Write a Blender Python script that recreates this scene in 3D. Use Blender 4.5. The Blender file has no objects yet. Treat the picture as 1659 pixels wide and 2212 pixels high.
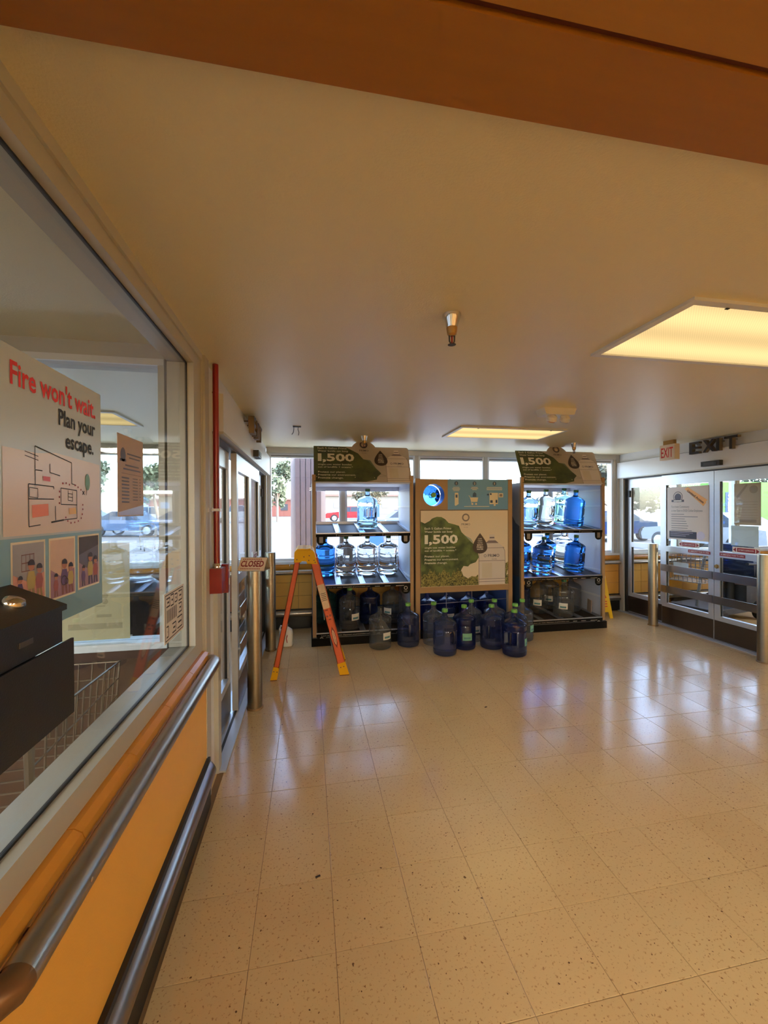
import bpy, math, random
from mathutils import Vector, Matrix
random.seed(7)
R = math.radians
# ------------------------------------------------------------------ camera
scn = bpy.context.scene
col = scn.collection
CAM_F, YAW, PIT, ROLL, EYE = 879.68, .1821, -.0059, -.0047, 1.6046
r_ = Vector((math.cos(YAW), -math.sin(YAW), 0))
f_ = Vector((math.sin(YAW)*math.cos(PIT), math.cos(YAW)*math.cos(PIT), math.sin(PIT)))
u_ = r_.cross(f_)
cr = r_*math.cos(ROLL) + u_*math.sin(ROLL)
cu = u_*math.cos(ROLL) - r_*math.sin(ROLL)
cam_d = bpy.data.cameras.new('camera')
cam = bpy.data.objects.new('camera', cam_d); col.objects.link(cam)
cam_d.sensor_fit = 'VERTICAL'; cam_d.sensor_height = 24.0
cam_d.lens = CAM_F/2212*24.0
cam_d.clip_start = .02; cam_d.clip_end = 400
m4 = Matrix((cr, cu, -f_)).transposed().to_4x4(); m4.translation = (0, 0, EYE)
cam.matrix_world = m4
scn.camera = cam
# ------------------------------------------------------------------ world, sun, exposure
w = bpy.data.worlds.new('sky_world'); scn.world = w; w.use_nodes = True
nt = w.node_tree; nt.nodes.clear()
sky = nt.nodes.new('ShaderNodeTexSky'); sky.sky_type = 'NISHITA'; sky.sun_disc = False
sky.sun_elevation = R(52); sky.sun_rotation = R(107); sky.altitude = 300; sky.air_density = 1.0; sky.dust_density = 2.2; sky.ozone_density = 1.2
bg = nt.nodes.new('ShaderNodeBackground'); bg.inputs[1].default_value = 2.2
wo = nt.nodes.new('ShaderNodeOutputWorld')
nt.links.new(sky.outputs[0], bg.inputs[0]); nt.links.new(bg.outputs[0], wo.inputs[0])
sd = bpy.data.lights.new('sun', 'SUN'); sd.energy = 5.0; sd.angle = R(.6); sd.color = (1, .95, .86)
so = bpy.data.objects.new('sun', sd); col.objects.link(so)
# sun stands high to the right, a little behind the window wall
sdir = Vector((.72, -.22, 1.05)).normalized()
so.rotation_euler = sdir.to_track_quat('Z', 'Y').to_euler(); so.location = (0, -4, 12)
LAMP = (1.0, .70, .30)          # warm tube colour
COOL = (1.0, .96, .72)          # whiter tint of the unseen panels added over the sales floor
VIS_L = 1.25                      # radiance of the prismatic diffusers
FILL_L = 102.0                   # strength of the unseen panels added behind the camera to brighten the room
scn.view_settings.view_transform = 'Standard'; scn.view_settings.look = 'None'
scn.view_settings.gamma = 1; scn.view_settings.use_curve_mapping = False
scn.view_settings.exposure = 0.0
scn.cycles.transparent_max_bounces = 32
scn.cycles.max_bounces = 10; scn.cycles.diffuse_bounces = 5; scn.cycles.glossy_bounces = 5; scn.cycles.transmission_bounces = 10
scn.cycles.caustics_refractive = True; scn.cycles.caustics_reflective = False
scn.cycles.sample_clamp_indirect = 4.0
scn.cycles.blur_glossy = .5

# ------------------------------------------------------------------ materials
def lin(c):
    return tuple(((v/255)/12.92 if v/255 <= .04045 else (((v/255)+.055)/1.055)**2.4) for v in c) + (1,)
MATS = {}
def M(name, rgb, rough=.5, metal=0., var=.08, scale=6., bump=0., bscale=80., spec=.5, emit=None, stretch=(1, 1, 1), sheen=0, coat=0):
    if name in MATS: return MATS[name]
    m = bpy.data.materials.new(name); m.use_nodes = True
    n = m.node_tree.nodes; l = m.node_tree.links
    b = n['Principled BSDF']
    c = lin(rgb)
    tc = n.new('ShaderNodeTexCoord'); mp = n.new('ShaderNodeMapping'); mp.inputs['Scale'].default_value = stretch
    l.new(tc.outputs['Object'], mp.inputs[0])
    nz = n.new('ShaderNodeTexNoise'); nz.inputs['Scale'].default_value = scale; nz.inputs['Detail'].default_value = 4
    l.new(mp.outputs[0], nz.inputs['Vector'])
    mx = n.new('ShaderNodeMix'); mx.data_type = 'RGBA'
    mx.inputs['A'].default_value = tuple(x*(1-var) for x in c[:3]) + (1,)
    mx.inputs['B'].default_value = tuple(min(1, x*(1+var)) for x in c[:3]) + (1,)
    l.new(nz.outputs['Fac'], mx.inputs['Factor']); l.new(mx.outputs['Result'], b.inputs['Base Color'])
    b.inputs['Roughness'].default_value = rough; b.inputs['Metallic'].default_value = metal
    b.inputs['Specular IOR Level'].default_value = spec
    if coat: b.inputs['Coat Weight'].default_value = coat; b.inputs['Coat Roughness'].default_value = .1
    if bump:
        n2 = n.new('ShaderNodeTexNoise'); n2.inputs['Scale'].default_value = bscale; n2.inputs['Detail'].default_value = 3
        l.new(mp.outputs[0], n2.inputs['Vector'])
        bp = n.new('ShaderNodeBump'); bp.inputs['Strength'].default_value = bump; bp.inputs['Distance'].default_value = .004
        l.new(n2.outputs['Fac'], bp.inputs['Height']); l.new(bp.outputs[0], b.inputs['Normal'])
    if emit:
        b.inputs['Emission Color'].default_value = tuple(emit[:3]) + (1,); b.inputs['Emission Strength'].default_value = emit[3]
    MATS[name] = m; return m
def fres(n, l, ior):
    # pane and bottle walls are closed shells: give the back faces the same reflectance as the front ones
    f = n.new('ShaderNodeFresnel'); g = n.new('ShaderNodeNewGeometry'); m = n.new('ShaderNodeMapRange')
    m.inputs['To Min'].default_value = ior; m.inputs['To Max'].default_value = 1/ior
    l.new(g.outputs['Backfacing'], m.inputs['Value']); l.new(m.outputs[0], f.inputs['IOR']); return f
def thin_glass(name, tint, refl=1.0, haze=0.0):
    m = bpy.data.materials.new(name); m.use_nodes = True
    n = m.node_tree.nodes; l = m.node_tree.links; n.clear()
    o = n.new('ShaderNodeOutputMaterial'); t = n.new('ShaderNodeBsdfTransparent'); g = n.new('ShaderNodeBsdfGlossy')
    nz = n.new('ShaderNodeTexNoise'); nz.inputs['Scale'].default_value = 3
    tc = n.new('ShaderNodeTexCoord'); l.new(tc.outputs['Object'], nz.inputs['Vector'])
    mc = n.new('ShaderNodeMix'); mc.data_type = 'RGBA'
    mc.inputs['A'].default_value = tuple(tint)+(1,); mc.inputs['B'].default_value = tuple(x*.97 for x in tint)+(1,)
    l.new(nz.outputs['Fac'], mc.inputs['Factor']); l.new(mc.outputs['Result'], t.inputs[0])
    g.inputs['Roughness'].default_value = .02; g.inputs['Color'].default_value = (refl, refl, refl, 1)
    f = fres(n, l, 1.38)
    mx = n.new('ShaderNodeMixShader'); l.new(f.outputs[0], mx.inputs[0]); l.new(t.outputs[0], mx.inputs[1]); l.new(g.outputs[0], mx.inputs[2])
    last = mx
    if haze:
        d = n.new('ShaderNodeBsdfDiffuse'); d.inputs[0].default_value = (.7, .68, .66, 1)
        m2 = n.new('ShaderNodeMixShader'); m2.inputs[0].default_value = haze
        l.new(mx.outputs[0], m2.inputs[1]); l.new(d.outputs[0], m2.inputs[2]); last = m2
    l.new(last.outputs[0], o.inputs[0]); MATS[name] = m; return m
def shell(name, tint, edge, body=.0):
    """thin-walled tinted plastic: darker where the wall is seen edge-on"""
    m = bpy.data.materials.new(name); m.use_nodes = True
    n = m.node_tree.nodes; l = m.node_tree.links; n.clear()
    o = n.new('ShaderNodeOutputMaterial'); t = n.new('ShaderNodeBsdfTransparent'); g = n.new('ShaderNodeBsdfGlossy')
    lw = n.new('ShaderNodeLayerWeight'); lw.inputs[0].default_value = .35
    mc = n.new('ShaderNodeMix'); mc.data_type = 'RGBA'; mc.inputs['A'].default_value = tuple(tint)+(1,); mc.inputs['B'].default_value = tuple(edge)+(1,)
    l.new(lw.outputs['Facing'], mc.inputs['Factor']); l.new(mc.outputs['Result'], t.inputs[0])
    g.inputs['Roughness'].default_value = .06; g.inputs['Color'].default_value = (.95, .95, .95, 1)
    f = fres(n, l, 1.45)
    d = n.new('ShaderNodeBsdfTranslucent'); d2 = n.new('ShaderNodeBsdfDiffuse')
    for q in (d, d2): q.inputs[0].default_value = tuple(tint)+(1,)
    ms = n.new('ShaderNodeMixShader'); l.new(d.outputs[0], ms.inputs[1]); l.new(d2.outputs[0], ms.inputs[2])
    mb = n.new('ShaderNodeMixShader'); mb.inputs[0].default_value = body; l.new(t.outputs[0], mb.inputs[1]); l.new(ms.outputs[0], mb.inputs[2])
    mx = n.new('ShaderNodeMixShader'); l.new(f.outputs[0], mx.inputs[0]); l.new(mb.outputs[0], mx.inputs[1]); l.new(g.outputs[0], mx.inputs[2])
    l.new(mx.outputs[0], o.inputs[0]); MATS[name] = m; return m
def liquid(name, tint, ior=1.33, rough=.01):
    m = bpy.data.materials.new(name); m.use_nodes = True
    b = m.node_tree.nodes['Principled BSDF']
    b.inputs['Base Color'].default_value = tuple(tint)+(1,); b.inputs['Transmission Weight'].default_value = 1
    b.inputs['IOR'].default_value = ior; b.inputs['Roughness'].default_value = rough
    MATS[name] = m; return m
def tile_mat():
    m = bpy.data.materials.new('vinyl_tile'); m.use_nodes = True
    n = m.node_tree.nodes; l = m.node_tree.links; b = n['Principled BSDF']
    geo = n.new('ShaderNodeNewGeometry'); oi = n.new('ShaderNodeObjectInfo')
    def noise(s, d=2):
        q = n.new('ShaderNodeTexNoise'); q.inputs['Scale'].default_value = s; q.inputs['Detail'].default_value = d
        l.new(geo.outputs['Position'], q.inputs['Vector']); return q
    def ramp(src, a, c_):
        q = n.new('ShaderNodeMapRange'); q.inputs['From Min'].default_value = a; q.inputs['From Max'].default_value = c_
        l.new(src, q.inputs['Value']); return q.outputs[0]
    def mixc(fac, A, B):
        q = n.new('ShaderNodeMix'); q.data_type = 'RGBA'
        for key, v in (('A', A), ('B', B)):
            if isinstance(v, tuple): q.inputs[key].default_value = v
            else: l.new(v, q.inputs[key])
        l.new(fac, q.inputs['Factor']); return q.outputs['Result']
    base = mixc(oi.outputs['Random'], lin((204, 172, 126)), lin((210, 178, 132)))
    base = mixc(ramp(noise(1.3).outputs['Fac'], .35, .7), base, lin((212, 184, 138)))
    base = mixc(ramp(noise(95).outputs['Fac'], .60, .72), base, lin((168, 132, 90)))
    base = mixc(ramp(noise(70).outputs['Fac'], .68, .73), base, lin((140, 104, 70)))
    base = mixc(ramp(noise(60, 1).outputs['Fac'], .73, .77), base, lin((100, 72, 50)))
    l.new(base, b.inputs['Base Color'])
    q = n.new('ShaderNodeMapRange'); q.inputs['To Min'].default_value = .10; q.inputs['To Max'].default_value = .22
    l.new(noise(4, 3).outputs['Fac'], q.inputs['Value']); l.new(q.outputs[0], b.inputs['Roughness'])
    bp = n.new('ShaderNodeBump'); bp.inputs['Strength'].default_value = .06; bp.inputs['Distance'].default_value = .01
    l.new(noise(14).outputs['Fac'], bp.inputs['Height']); l.new(bp.outputs[0], b.inputs['Normal'])
    b.inputs['Specular IOR Level'].default_value = .5
    MATS['tile'] = m; return m
def wood_mat(name, a, c_, axis=(2, 30, 30)):
    m = bpy.data.materials.new(name); m.use_nodes = True
    n = m.node_tree.nodes; l = m.node_tree.links; b = n['Principled BSDF']
    tc = n.new('ShaderNodeTexCoord'); mp = n.new('ShaderNodeMapping'); mp.inputs['Scale'].default_value = axis
    l.new(tc.outputs['Object'], mp.inputs[0])
    q = n.new('ShaderNodeTexNoise'); q.inputs['Scale'].default_value = 1.2; q.inputs['Detail'].default_value = 6; l.new(mp.outputs[0], q.inputs['Vector'])
    k = n.new('ShaderNodeTexVoronoi'); k.inputs['Scale'].default_value = 2.3; l.new(tc.outputs['Object'], k.inputs['Vector'])
    kr = n.new('ShaderNodeMapRange'); kr.inputs['From Min'].default_value = .012; kr.inputs['From Max'].default_value = .03
    l.new(k.outputs['Distance'], kr.inputs['Value'])
    mx = n.new('ShaderNodeMix'); mx.data_type = 'RGBA'; mx.inputs['A'].default_value = lin(a); mx.inputs['B'].default_value = lin(c_); l.new(q.outputs['Fac'], mx.inputs['Factor'])
    m2 = n.new('ShaderNodeMix'); m2.data_type = 'RGBA'; m2.inputs['A'].default_value = lin((70, 38, 16)); l.new(mx.outputs['Result'], m2.inputs['B']); l.new(kr.outputs[0], m2.inputs['Factor'])
    l.new(m2.outputs['Result'], b.inputs['Base Color']); b.inputs['Roughness'].default_value = .45
    MATS[name] = m; return m
def paper_mat(name, rgb, tr=.45):
    m = M(name, rgb, .55, var=.03, scale=3); n = m.node_tree.nodes; l = m.node_tree.links; b = n['Principled BSDF']; o = n['Material Output']
    t = n.new('ShaderNodeBsdfTranslucent'); t.inputs[0].default_value = lin(rgb); x = n.new('ShaderNodeMixShader'); x.inputs[0].default_value = tr
    l.new(b.outputs[0], x.inputs[1]); l.new(t.outputs[0], x.inputs[2]); l.new(x.outputs[0], o.inputs[0]); return m
def leaf_mat(name, a, b2, sc=14):
    m = bpy.data.materials.new(name); m.use_nodes = True
    n = m.node_tree.nodes; l = m.node_tree.links; b = n['Principled BSDF']
    tc = n.new('ShaderNodeTexCoord'); q = n.new('ShaderNodeTexNoise'); q.inputs['Scale'].default_value = sc; q.inputs['Detail'].default_value = 5; l.new(tc.outputs['Object'], q.inputs['Vector'])
    kr = n.new('ShaderNodeMapRange'); kr.inputs['From Min'].default_value = .36; kr.inputs['From Max'].default_value = .64; l.new(q.outputs['Fac'], kr.inputs['Value'])
    mx = n.new('ShaderNodeMix'); mx.data_type = 'RGBA'; mx.inputs['A'].default_value = lin(a); mx.inputs['B'].default_value = lin(b2); l.new(kr.outputs[0], mx.inputs['Factor'])
    l.new(mx.outputs['Result'], b.inputs['Base Color']); b.inputs['Roughness'].default_value = .7
    MATS[name] = m; return m
def lamp_mat(name, strength, tint=LAMP):
    m = bpy.data.materials.new(name); m.use_nodes = True
    n = m.node_tree.nodes; l = m.node_tree.links; n.clear()
    o = n.new('ShaderNodeOutputMaterial'); e = n.new('ShaderNodeEmission'); e.inputs[0].default_value = tuple(tint)+(1,)
    tc = n.new('ShaderNodeTexCoord'); sx = n.new('ShaderNodeSeparateXYZ'); l.new(tc.outputs['Object'], sx.inputs[0])
    # two tubes glow through the prismatic sheet as soft bands; a fine prism grid breaks the sheet up
    mu = n.new('ShaderNodeMath'); mu.operation = 'MULTIPLY'; mu.inputs[1].default_value = 2*math.pi/.30; l.new(sx.outputs['Y'], mu.inputs[0])
    cs = n.new('ShaderNodeMath'); cs.operation = 'COSINE'; l.new(mu.outputs[0], cs.inputs[0])
    ck = n.new('ShaderNodeTexChecker'); ck.inputs['Scale'].default_value = 160; l.new(tc.outputs['Object'], ck.inputs['Vector'])
    ck.inputs['Color1'].default_value = (1, 1, 1, 1); ck.inputs['Color2'].default_value = (.88, .88, .88, 1)
    mr = n.new('ShaderNodeMapRange'); mr.inputs['From Min'].default_value = -1; mr.inputs['From Max'].default_value = 1
    mr.inputs['To Min'].default_value = strength*1.1; mr.inputs['To Max'].default_value = strength*.8; l.new(cs.outputs[0], mr.inputs['Value'])
    mm = n.new('ShaderNodeMath'); mm.operation = 'MULTIPLY'; l.new(mr.outputs[0], mm.inputs[0]); l.new(ck.outputs['Fac'], mm.inputs[1])
    m3 = n.new('ShaderNodeMath'); m3.operation = 'MULTIPLY_ADD'; m3.inputs[1].default_value = -.12; l.new(mm.outputs[0], m3.inputs[0]); l.new(mr.outputs[0], m3.inputs[2])
    l.new(m3.outputs[0], e.inputs[1]); l.new(e.outputs[0], o.inputs[0])
    MATS[name] = m; return m

CEIL = M('ceiling_paint', (233, 224, 188), .34, var=.03, scale=2, bump=.25, bscale=140)
YEL = M('yellow_laminate', (236, 174, 72), .38, var=.05, scale=5, bump=.12, bscale=260)
YTILE = M('yellow_glazed_block', (226, 166, 74), .25, var=.08, scale=5)
BULL = M('yellow_bullnose', (222, 150, 58), .22, var=.12, scale=9)
ALU = M('aluminium', (206, 208, 210), .38, .6, var=.05, scale=3, stretch=(1, 1, 12))
ALUW = M('painted_aluminium', (226, 228, 228), .4, .05, var=.04, scale=3)
FRAME = M('grey_frame', (184, 180, 168), .42, .15, var=.05, scale=4)
STEEL = M('brushed_steel', (168, 160, 150), .28, 1., var=.08, scale=10, stretch=(8, 1, 1), bump=.05, bscale=200)
BOLL = M('bollard_steel', (146, 134, 114), .36, 1., var=.12, scale=6, stretch=(1, 1, 10))
BLACK = M('black_rubber', (16, 15, 15), .5, var=.2)
BLKP = M('black_plastic', (18, 17, 18), .42, var=.15, bump=.1, bscale=300)
DGREY = M('dark_grey', (58, 58, 60), .5)
KICK = M('kick_plate', (96, 86, 78), .32, .9, var=.1, scale=5)
RED = M('red_enamel', (116, 5, 5), .3, var=.08)
WHITE = M('white_plastic', (232, 228, 218), .4, var=.03)
PAPER = M('white_paper', (226, 216, 204), .6, var=.03)
TAN = M('tan_rack', (156, 124, 84), .5, var=.06, scale=9)
RACKW = M('rack_white', (206, 212, 226), .4, var=.03)
RAIL = M('shelf_rail', (170, 176, 190), .3, .7, var=.05)
TRAY = M('shelf_tray', (52, 42, 34), .6, var=.15)
KPLINTH = M('plinth_black', (10, 8, 7), .7, spec=.15)
GCAP = M('cap_green', (96, 158, 62), .4, var=.06)
DCAP = M('cap_dark_green', (36, 92, 58), .4, var=.06)
ORANGE = M('orange_fibreglass', (204, 88, 44), .5, var=.06, scale=20, stretch=(1, 1, 8))
YPLAS = M('ladder_yellow', (226, 166, 20), .6, var=.05, spec=.2)
INK = M('ink_black', (24, 22, 24), .6, var=.1)
INKW = M('ink_cream', (238, 232, 214), .6, var=.02)
INKR = M('ink_red', (206, 40, 40), .55, var=.05)
INKD = M('ink_dark_red', (140, 22, 26), .5, var=.05)
BRASS = M('brass', (176, 142, 88), .35, .9, var=.1, scale=30)
CHROME = M('chrome', (215, 210, 200), .12, 1., var=.04)
BOARD = M('board_beige', (226, 208, 178), .5, var=.04, scale=2)
MTN = leaf_mat('mountain_green', (46, 60, 28), (92, 108, 58), 9)
LEAFP = leaf_mat('leaf_print', (44, 48, 20), (150, 142, 76), 60)
BLUEP = M('panel_blue', (98, 146, 184), .5, var=.03)
NAVY = M('navy_print', (34, 66, 98), .5, var=.05)
CREAM = M('cream_print', (232, 218, 186), .5, var=.03)
BOTP = M('bottle_print', (212, 200, 188), .5, var=.05, scale=5)
GREYP = M('grey_print', (120, 116, 112), .55)
GLASS = thin_glass('window_glass', (.97, .98, .98))
GLASSD = thin_glass('door_glass', (.92, .95, .96))
GLASST = thin_glass('tinted_glass', (.91, .93, .93))
DUSTY = thin_glass('dusty_glass', (.95, .95, .95), haze=.10)
TILE = tile_mat()
WOOD1 = wood_mat('soffit_wood', (122, 74, 10), (134, 84, 16))
WOOD2 = wood_mat('soffit_wood_light', (132, 86, 24), (146, 98, 34))
GROOVE = M('groove', (78, 26, 14), .6)
LAMPM = lamp_mat('lamp_diffuser', VIS_L); FILL_STORE = lamp_mat('lamp_diffuser_store', FILL_L, COOL); FILL_CART = lamp_mat('lamp_diffuser_cart', 90.0, (1, .93, .78))
W_CLEAR = liquid('water_clear', (.80, .87, .90)); W_LIGHT = liquid('water_light_blue', (.36, .64, .95)); W_BLUE = liquid('water_blue', (.06, .30, .86)); W_CYAN = liquid('water_cyan', (.42, .80, .86))
E_CLEAR = shell('shell_clear', (.86, .87, .86), (.42, .42, .40), .06); E_BLUE = shell('shell_blue', (.30, .36, .62), (.05, .06, .16), .12)
E_NAVY = shell('shell_navy', (.10, .16, .48), (.015, .02, .10), .12); E_TEAL = shell('shell_teal', (.20, .46, .52), (.03, .10, .12), .1); E_GREY = shell('shell_grey', (.62, .66, .74), (.2, .22, .28), .1)

# ------------------------------------------------------------------ mesh builder
class MB:
    def __init__(s): s.v = []; s.f = []; s.smooth = False
    def add(s, vs, fs):
        o = len(s.v); s.v += [Vector(p) for p in vs]; s.f += [tuple(i+o for i in q) for q in fs]; return s
    def box(s, x0, x1, y0, y1, z0, z1):
        x0, x1 = min(x0, x1), max(x0, x1); y0, y1 = min(y0, y1), max(y0, y1); z0, z1 = min(z0, z1), max(z0, z1)
        return s.add([(x0,y0,z0),(x1,y0,z0),(x1,y1,z0),(x0,y1,z0),(x0,y0,z1),(x1,y0,z1),(x1,y1,z1),(x0,y1,z1)],
                     [(0,3,2,1),(4,5,6,7),(0,1,5,4),(1,2,6,5),(2,3,7,6),(3,0,4,7)])
    def bar(s, a, b, wd, th, up=(0, 0, 1)):
        a = Vector(a); b = Vector(b); d = (b-a).normalized(); sx = d.cross(Vector(up))
        if sx.length < 1e-5: sx = d.cross(Vector((1, 0, 0)))
        sx.normalize(); sy = sx.cross(d).normalized(); sx *= wd/2; sy *= th/2
        return s.add([a-sx-sy, a+sx-sy, a+sx+sy, a-sx+sy, b-sx-sy, b+sx-sy, b+sx+sy, b-sx+sy],
                     [(0,3,2,1),(4,5,6,7),(0,1,5,4),(1,2,6,5),(2,3,7,6),(3,0,4,7)])
    def prism(s, poly, o, r, u, n, th):
        """polygon in the (r,u) plane at o, extruded from n*0 back to -n*th"""
        o, r, u, n = Vector(o), Vector(r), Vector(u), Vector(n); k = len(poly)
        vs = [o+r*x+u*y for x, y in poly] + [o+r*x+u*y-n*th for x, y in poly]
        fs = [tuple(range(k)), tuple(range(2*k-1, k-1, -1))] + [(i, i+k, (i+1) % k+k, (i+1) % k) for i in range(k)]
        return s.add(vs, fs)
    def tube(s, pts, r, seg=10, caps=True):
        pts = [Vector(p) for p in pts]; rings = []; n0 = None
        for i, p in enumerate(pts):
            d = (pts[min(i+1, len(pts)-1)]-pts[max(i-1, 0)]).normalized()
            if n0 is None:
                n0 = d.orthogonal().normalized()
            n0 = (n0-d*n0.dot(d)).normalized(); b = d.cross(n0)
            rr = r[i] if isinstance(r, (list, tuple)) else r
            rings.append([p+(n0*math.cos(2*math.pi*k/seg)+b*math.sin(2*math.pi*k/seg))*rr for k in range(seg)])
        vs = [q for g in rings for q in g]; fs = []
        for i in range(len(rings)-1):
            for k in range(seg):
                fs.append((i*seg+k, i*seg+(k+1) % seg, (i+1)*seg+(k+1) % seg, (i+1)*seg+k))
        if caps: fs += [tuple(range(seg-1, -1, -1)), tuple((len(rings)-1)*seg+k for k in range(seg))]
        s.smooth = True; return s.add(vs, fs)
    def lathe(s, prof, seg=24, o=(0, 0, 0), ax='Z', dent=None):
        o = Vector(o); vs = []; fs = []
        for rr, h in prof:
            for k in range(seg):
                a = 2*math.pi*k/seg; q = rr
                if dent: q = dent(a, h, rr)
                p = (q*math.cos(a), q*math.sin(a), h)
                if ax == 'Y': p = (p[0], p[2], p[1])
                if ax == 'X': p = (p[2], p[0], p[1])
                vs.append(o+Vector(p))
        for i in range(len(prof)-1):
            for k in range(seg):
                fs.append((i*seg+k, i*seg+(k+1) % seg, (i+1)*seg+(k+1) % seg, (i+1)*seg+k))
        fs += [tuple(range(seg-1, -1, -1)), tuple((len(prof)-1)*seg+k for k in range(seg))]
        s.smooth = True; return s.add(vs, fs)
    def rotated(s, ang, piv=(0, 0, 0), axis='X'):
        m = Matrix.Rotation(ang, 4, axis); piv = Vector(piv); s.v = [m @ (p-piv)+piv for p in s.v]; return s
    def build(s, name, mat, parent=None, loc=None):
        off = Vector((0, 0, 0))
        if parent is not None: off = Vector(parent.get('_o', (0, 0, 0)))
        elif loc is not None: off = Vector(loc)
        elif s.v:
            xs = [p.x for p in s.v]; ys = [p.y for p in s.v]; off = Vector(((min(xs)+max(xs))/2, (min(ys)+max(ys))/2, min(p.z for p in s.v)))
        me = bpy.data.meshes.new(name); me.from_pydata([tuple(p-off) for p in s.v], [], s.f); me.update()
        if s.smooth:
            me.polygons.foreach_set('use_smooth', [len(q) <= 4 for q in s.f])
            try: me.set_sharp_from_angle(angle=R(38))
            except Exception: pass
        me.materials.append(mat)
        o = bpy.data.objects.new(name, me); col.objects.link(o)
        if parent is not None: o.parent = parent; o['_o'] = tuple(off)
        else: o.location = off; o['_o'] = tuple(off)
        return o
def tag(o, label, cat, group=None, kind=None):
    o['label'] = label; o['category'] = cat
    if group: o['group'] = group
    if kind: o['kind'] = kind
    return o
def thing(name, label, cat, loc=(0, 0, 0), group=None, kind=None):
    o = bpy.data.objects.new(name, None); col.objects.link(o); o.location = loc; o['_o'] = tuple(loc); o.empty_display_size = .05
    return tag(o, label, cat, group, kind)
def box(name, mat, parent, *a): return MB().box(*a).build(name, mat, parent)
def copy_tree(o, parent=None):
    c = o.copy(); col.objects.link(c)
    if parent is not None: c.parent = parent
    for ch in list(o.children): copy_tree(ch, c)
    return c
# text and flat print ---------------------------------------------------------
_tc = {}
def _glyph(s, bold, ext=0):
    key = (s, bold, ext)
    if key in _tc: return _tc[key]
    cu_ = bpy.data.curves.new('t', 'FONT'); cu_.body = s; cu_.size = 1; cu_.offset = bold; cu_.resolution_u = 2; cu_.extrude = ext
    ob = bpy.data.objects.new('t', cu_); col.objects.link(ob)
    dg = bpy.context.evaluated_depsgraph_get(); me = bpy.data.meshes.new_from_object(ob.evaluated_get(dg))
    vs = [v.co.copy() for v in me.vertices]; fs = [tuple(p.vertices) for p in me.polygons]
    bpy.data.objects.remove(ob); bpy.data.curves.remove(cu_); bpy.data.meshes.remove(me)
    _tc[key] = (vs, fs); return vs, fs
class Fr:
    """a flat frame on a surface: origin, right, up; n looks at the viewer"""
    def __init__(s, o, r, u): s.o = Vector(o); s.r = Vector(r).normalized(); s.u = Vector(u).normalized(); s.n = s.r.cross(s.u)
    def p(s, x, y, l=0): return s.o+s.r*x+s.u*y+s.n*l
    def poly(s, mb, pts, lift=.001): return mb.add([s.p(x, y, lift) for x, y in pts], [tuple(range(len(pts)))])
    def rect(s, mb, x0, y0, x1, y1, lift=.001): return s.poly(mb, [(x0, y0), (x1, y0), (x1, y1), (x0, y1)], lift)
    def disc(s, mb, x, y, r, lift=.001, k=24, sy=1): return s.poly(mb, [(x+r*math.cos(2*math.pi*i/k), y+r*sy*math.sin(2*math.pi*i/k)) for i in range(k)], lift)
    def ring(s, mb, x, y, r0, r1, lift=.001, k=24):
        a = [(math.cos(2*math.pi*i/k), math.sin(2*math.pi*i/k)) for i in range(k)]
        return mb.add([s.p(x+r0*c, y+r0*q, lift) for c, q in a]+[s.p(x+r1*c, y+r1*q, lift) for c, q in a], [(i, (i+1) % k, (i+1) % k+k, i+k) for i in range(k)])
    def line(s, mb, pts, wd, lift=.0012):
        for (x0, y0), (x1, y1) in zip(pts, pts[1:]):
            dx, dy = x1-x0, y1-y0; L = math.hypot(dx, dy) or 1; nx, ny = -dy/L*wd/2, dx/L*wd/2
            s.poly(mb, [(x0+nx, y0+ny), (x0-nx, y0-ny), (x1-nx, y1-ny), (x1+nx, y1+ny)], lift)
        return mb
    def text(s, mb, st, x, y, h, width=None, bold=0., lift=.0015, ang=0, align='L', depth=0):
        """h = cap height"""
        vs, fs = _glyph(st, bold, .5 if depth else 0); k = h/.70
        x0 = min(v.x for v in vs); x1 = max(v.x for v in vs); kx = k if width is None else width/(x1-x0)
        if align == 'C': x = x-(x1-x0)*kx/2
        ca, sa = math.cos(ang), math.sin(ang); out = []
        for v in vs:
            lx, ly = (v.x-x0)*kx, v.y*k
            out.append(s.p(x+lx*ca-ly*sa, y+lx*sa+ly*ca, lift+(v.z+.5)*depth if depth else lift))
        return mb.add(out, fs)
def drop(cx, cy, r, k=30):
    """a water drop outline, point up"""
    return [(cx-r*1.36*math.sin(a)*math.sin(a/2)**1.25, cy+r*1.45*(math.cos(a)*.92+.08)) for a in [2*math.pi*i/k for i in range(k)]]

# ================================================================== THE SETTING
XL, XR, YF, H = -.56, 4.81, 5.655, 2.448
LX0, RX1 = -3.7, 8.3                # outer ends of the two side vestibules
def struct(o, label, cat): o['kind'] = 'structure'; return tag(o, label, cat)
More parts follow.
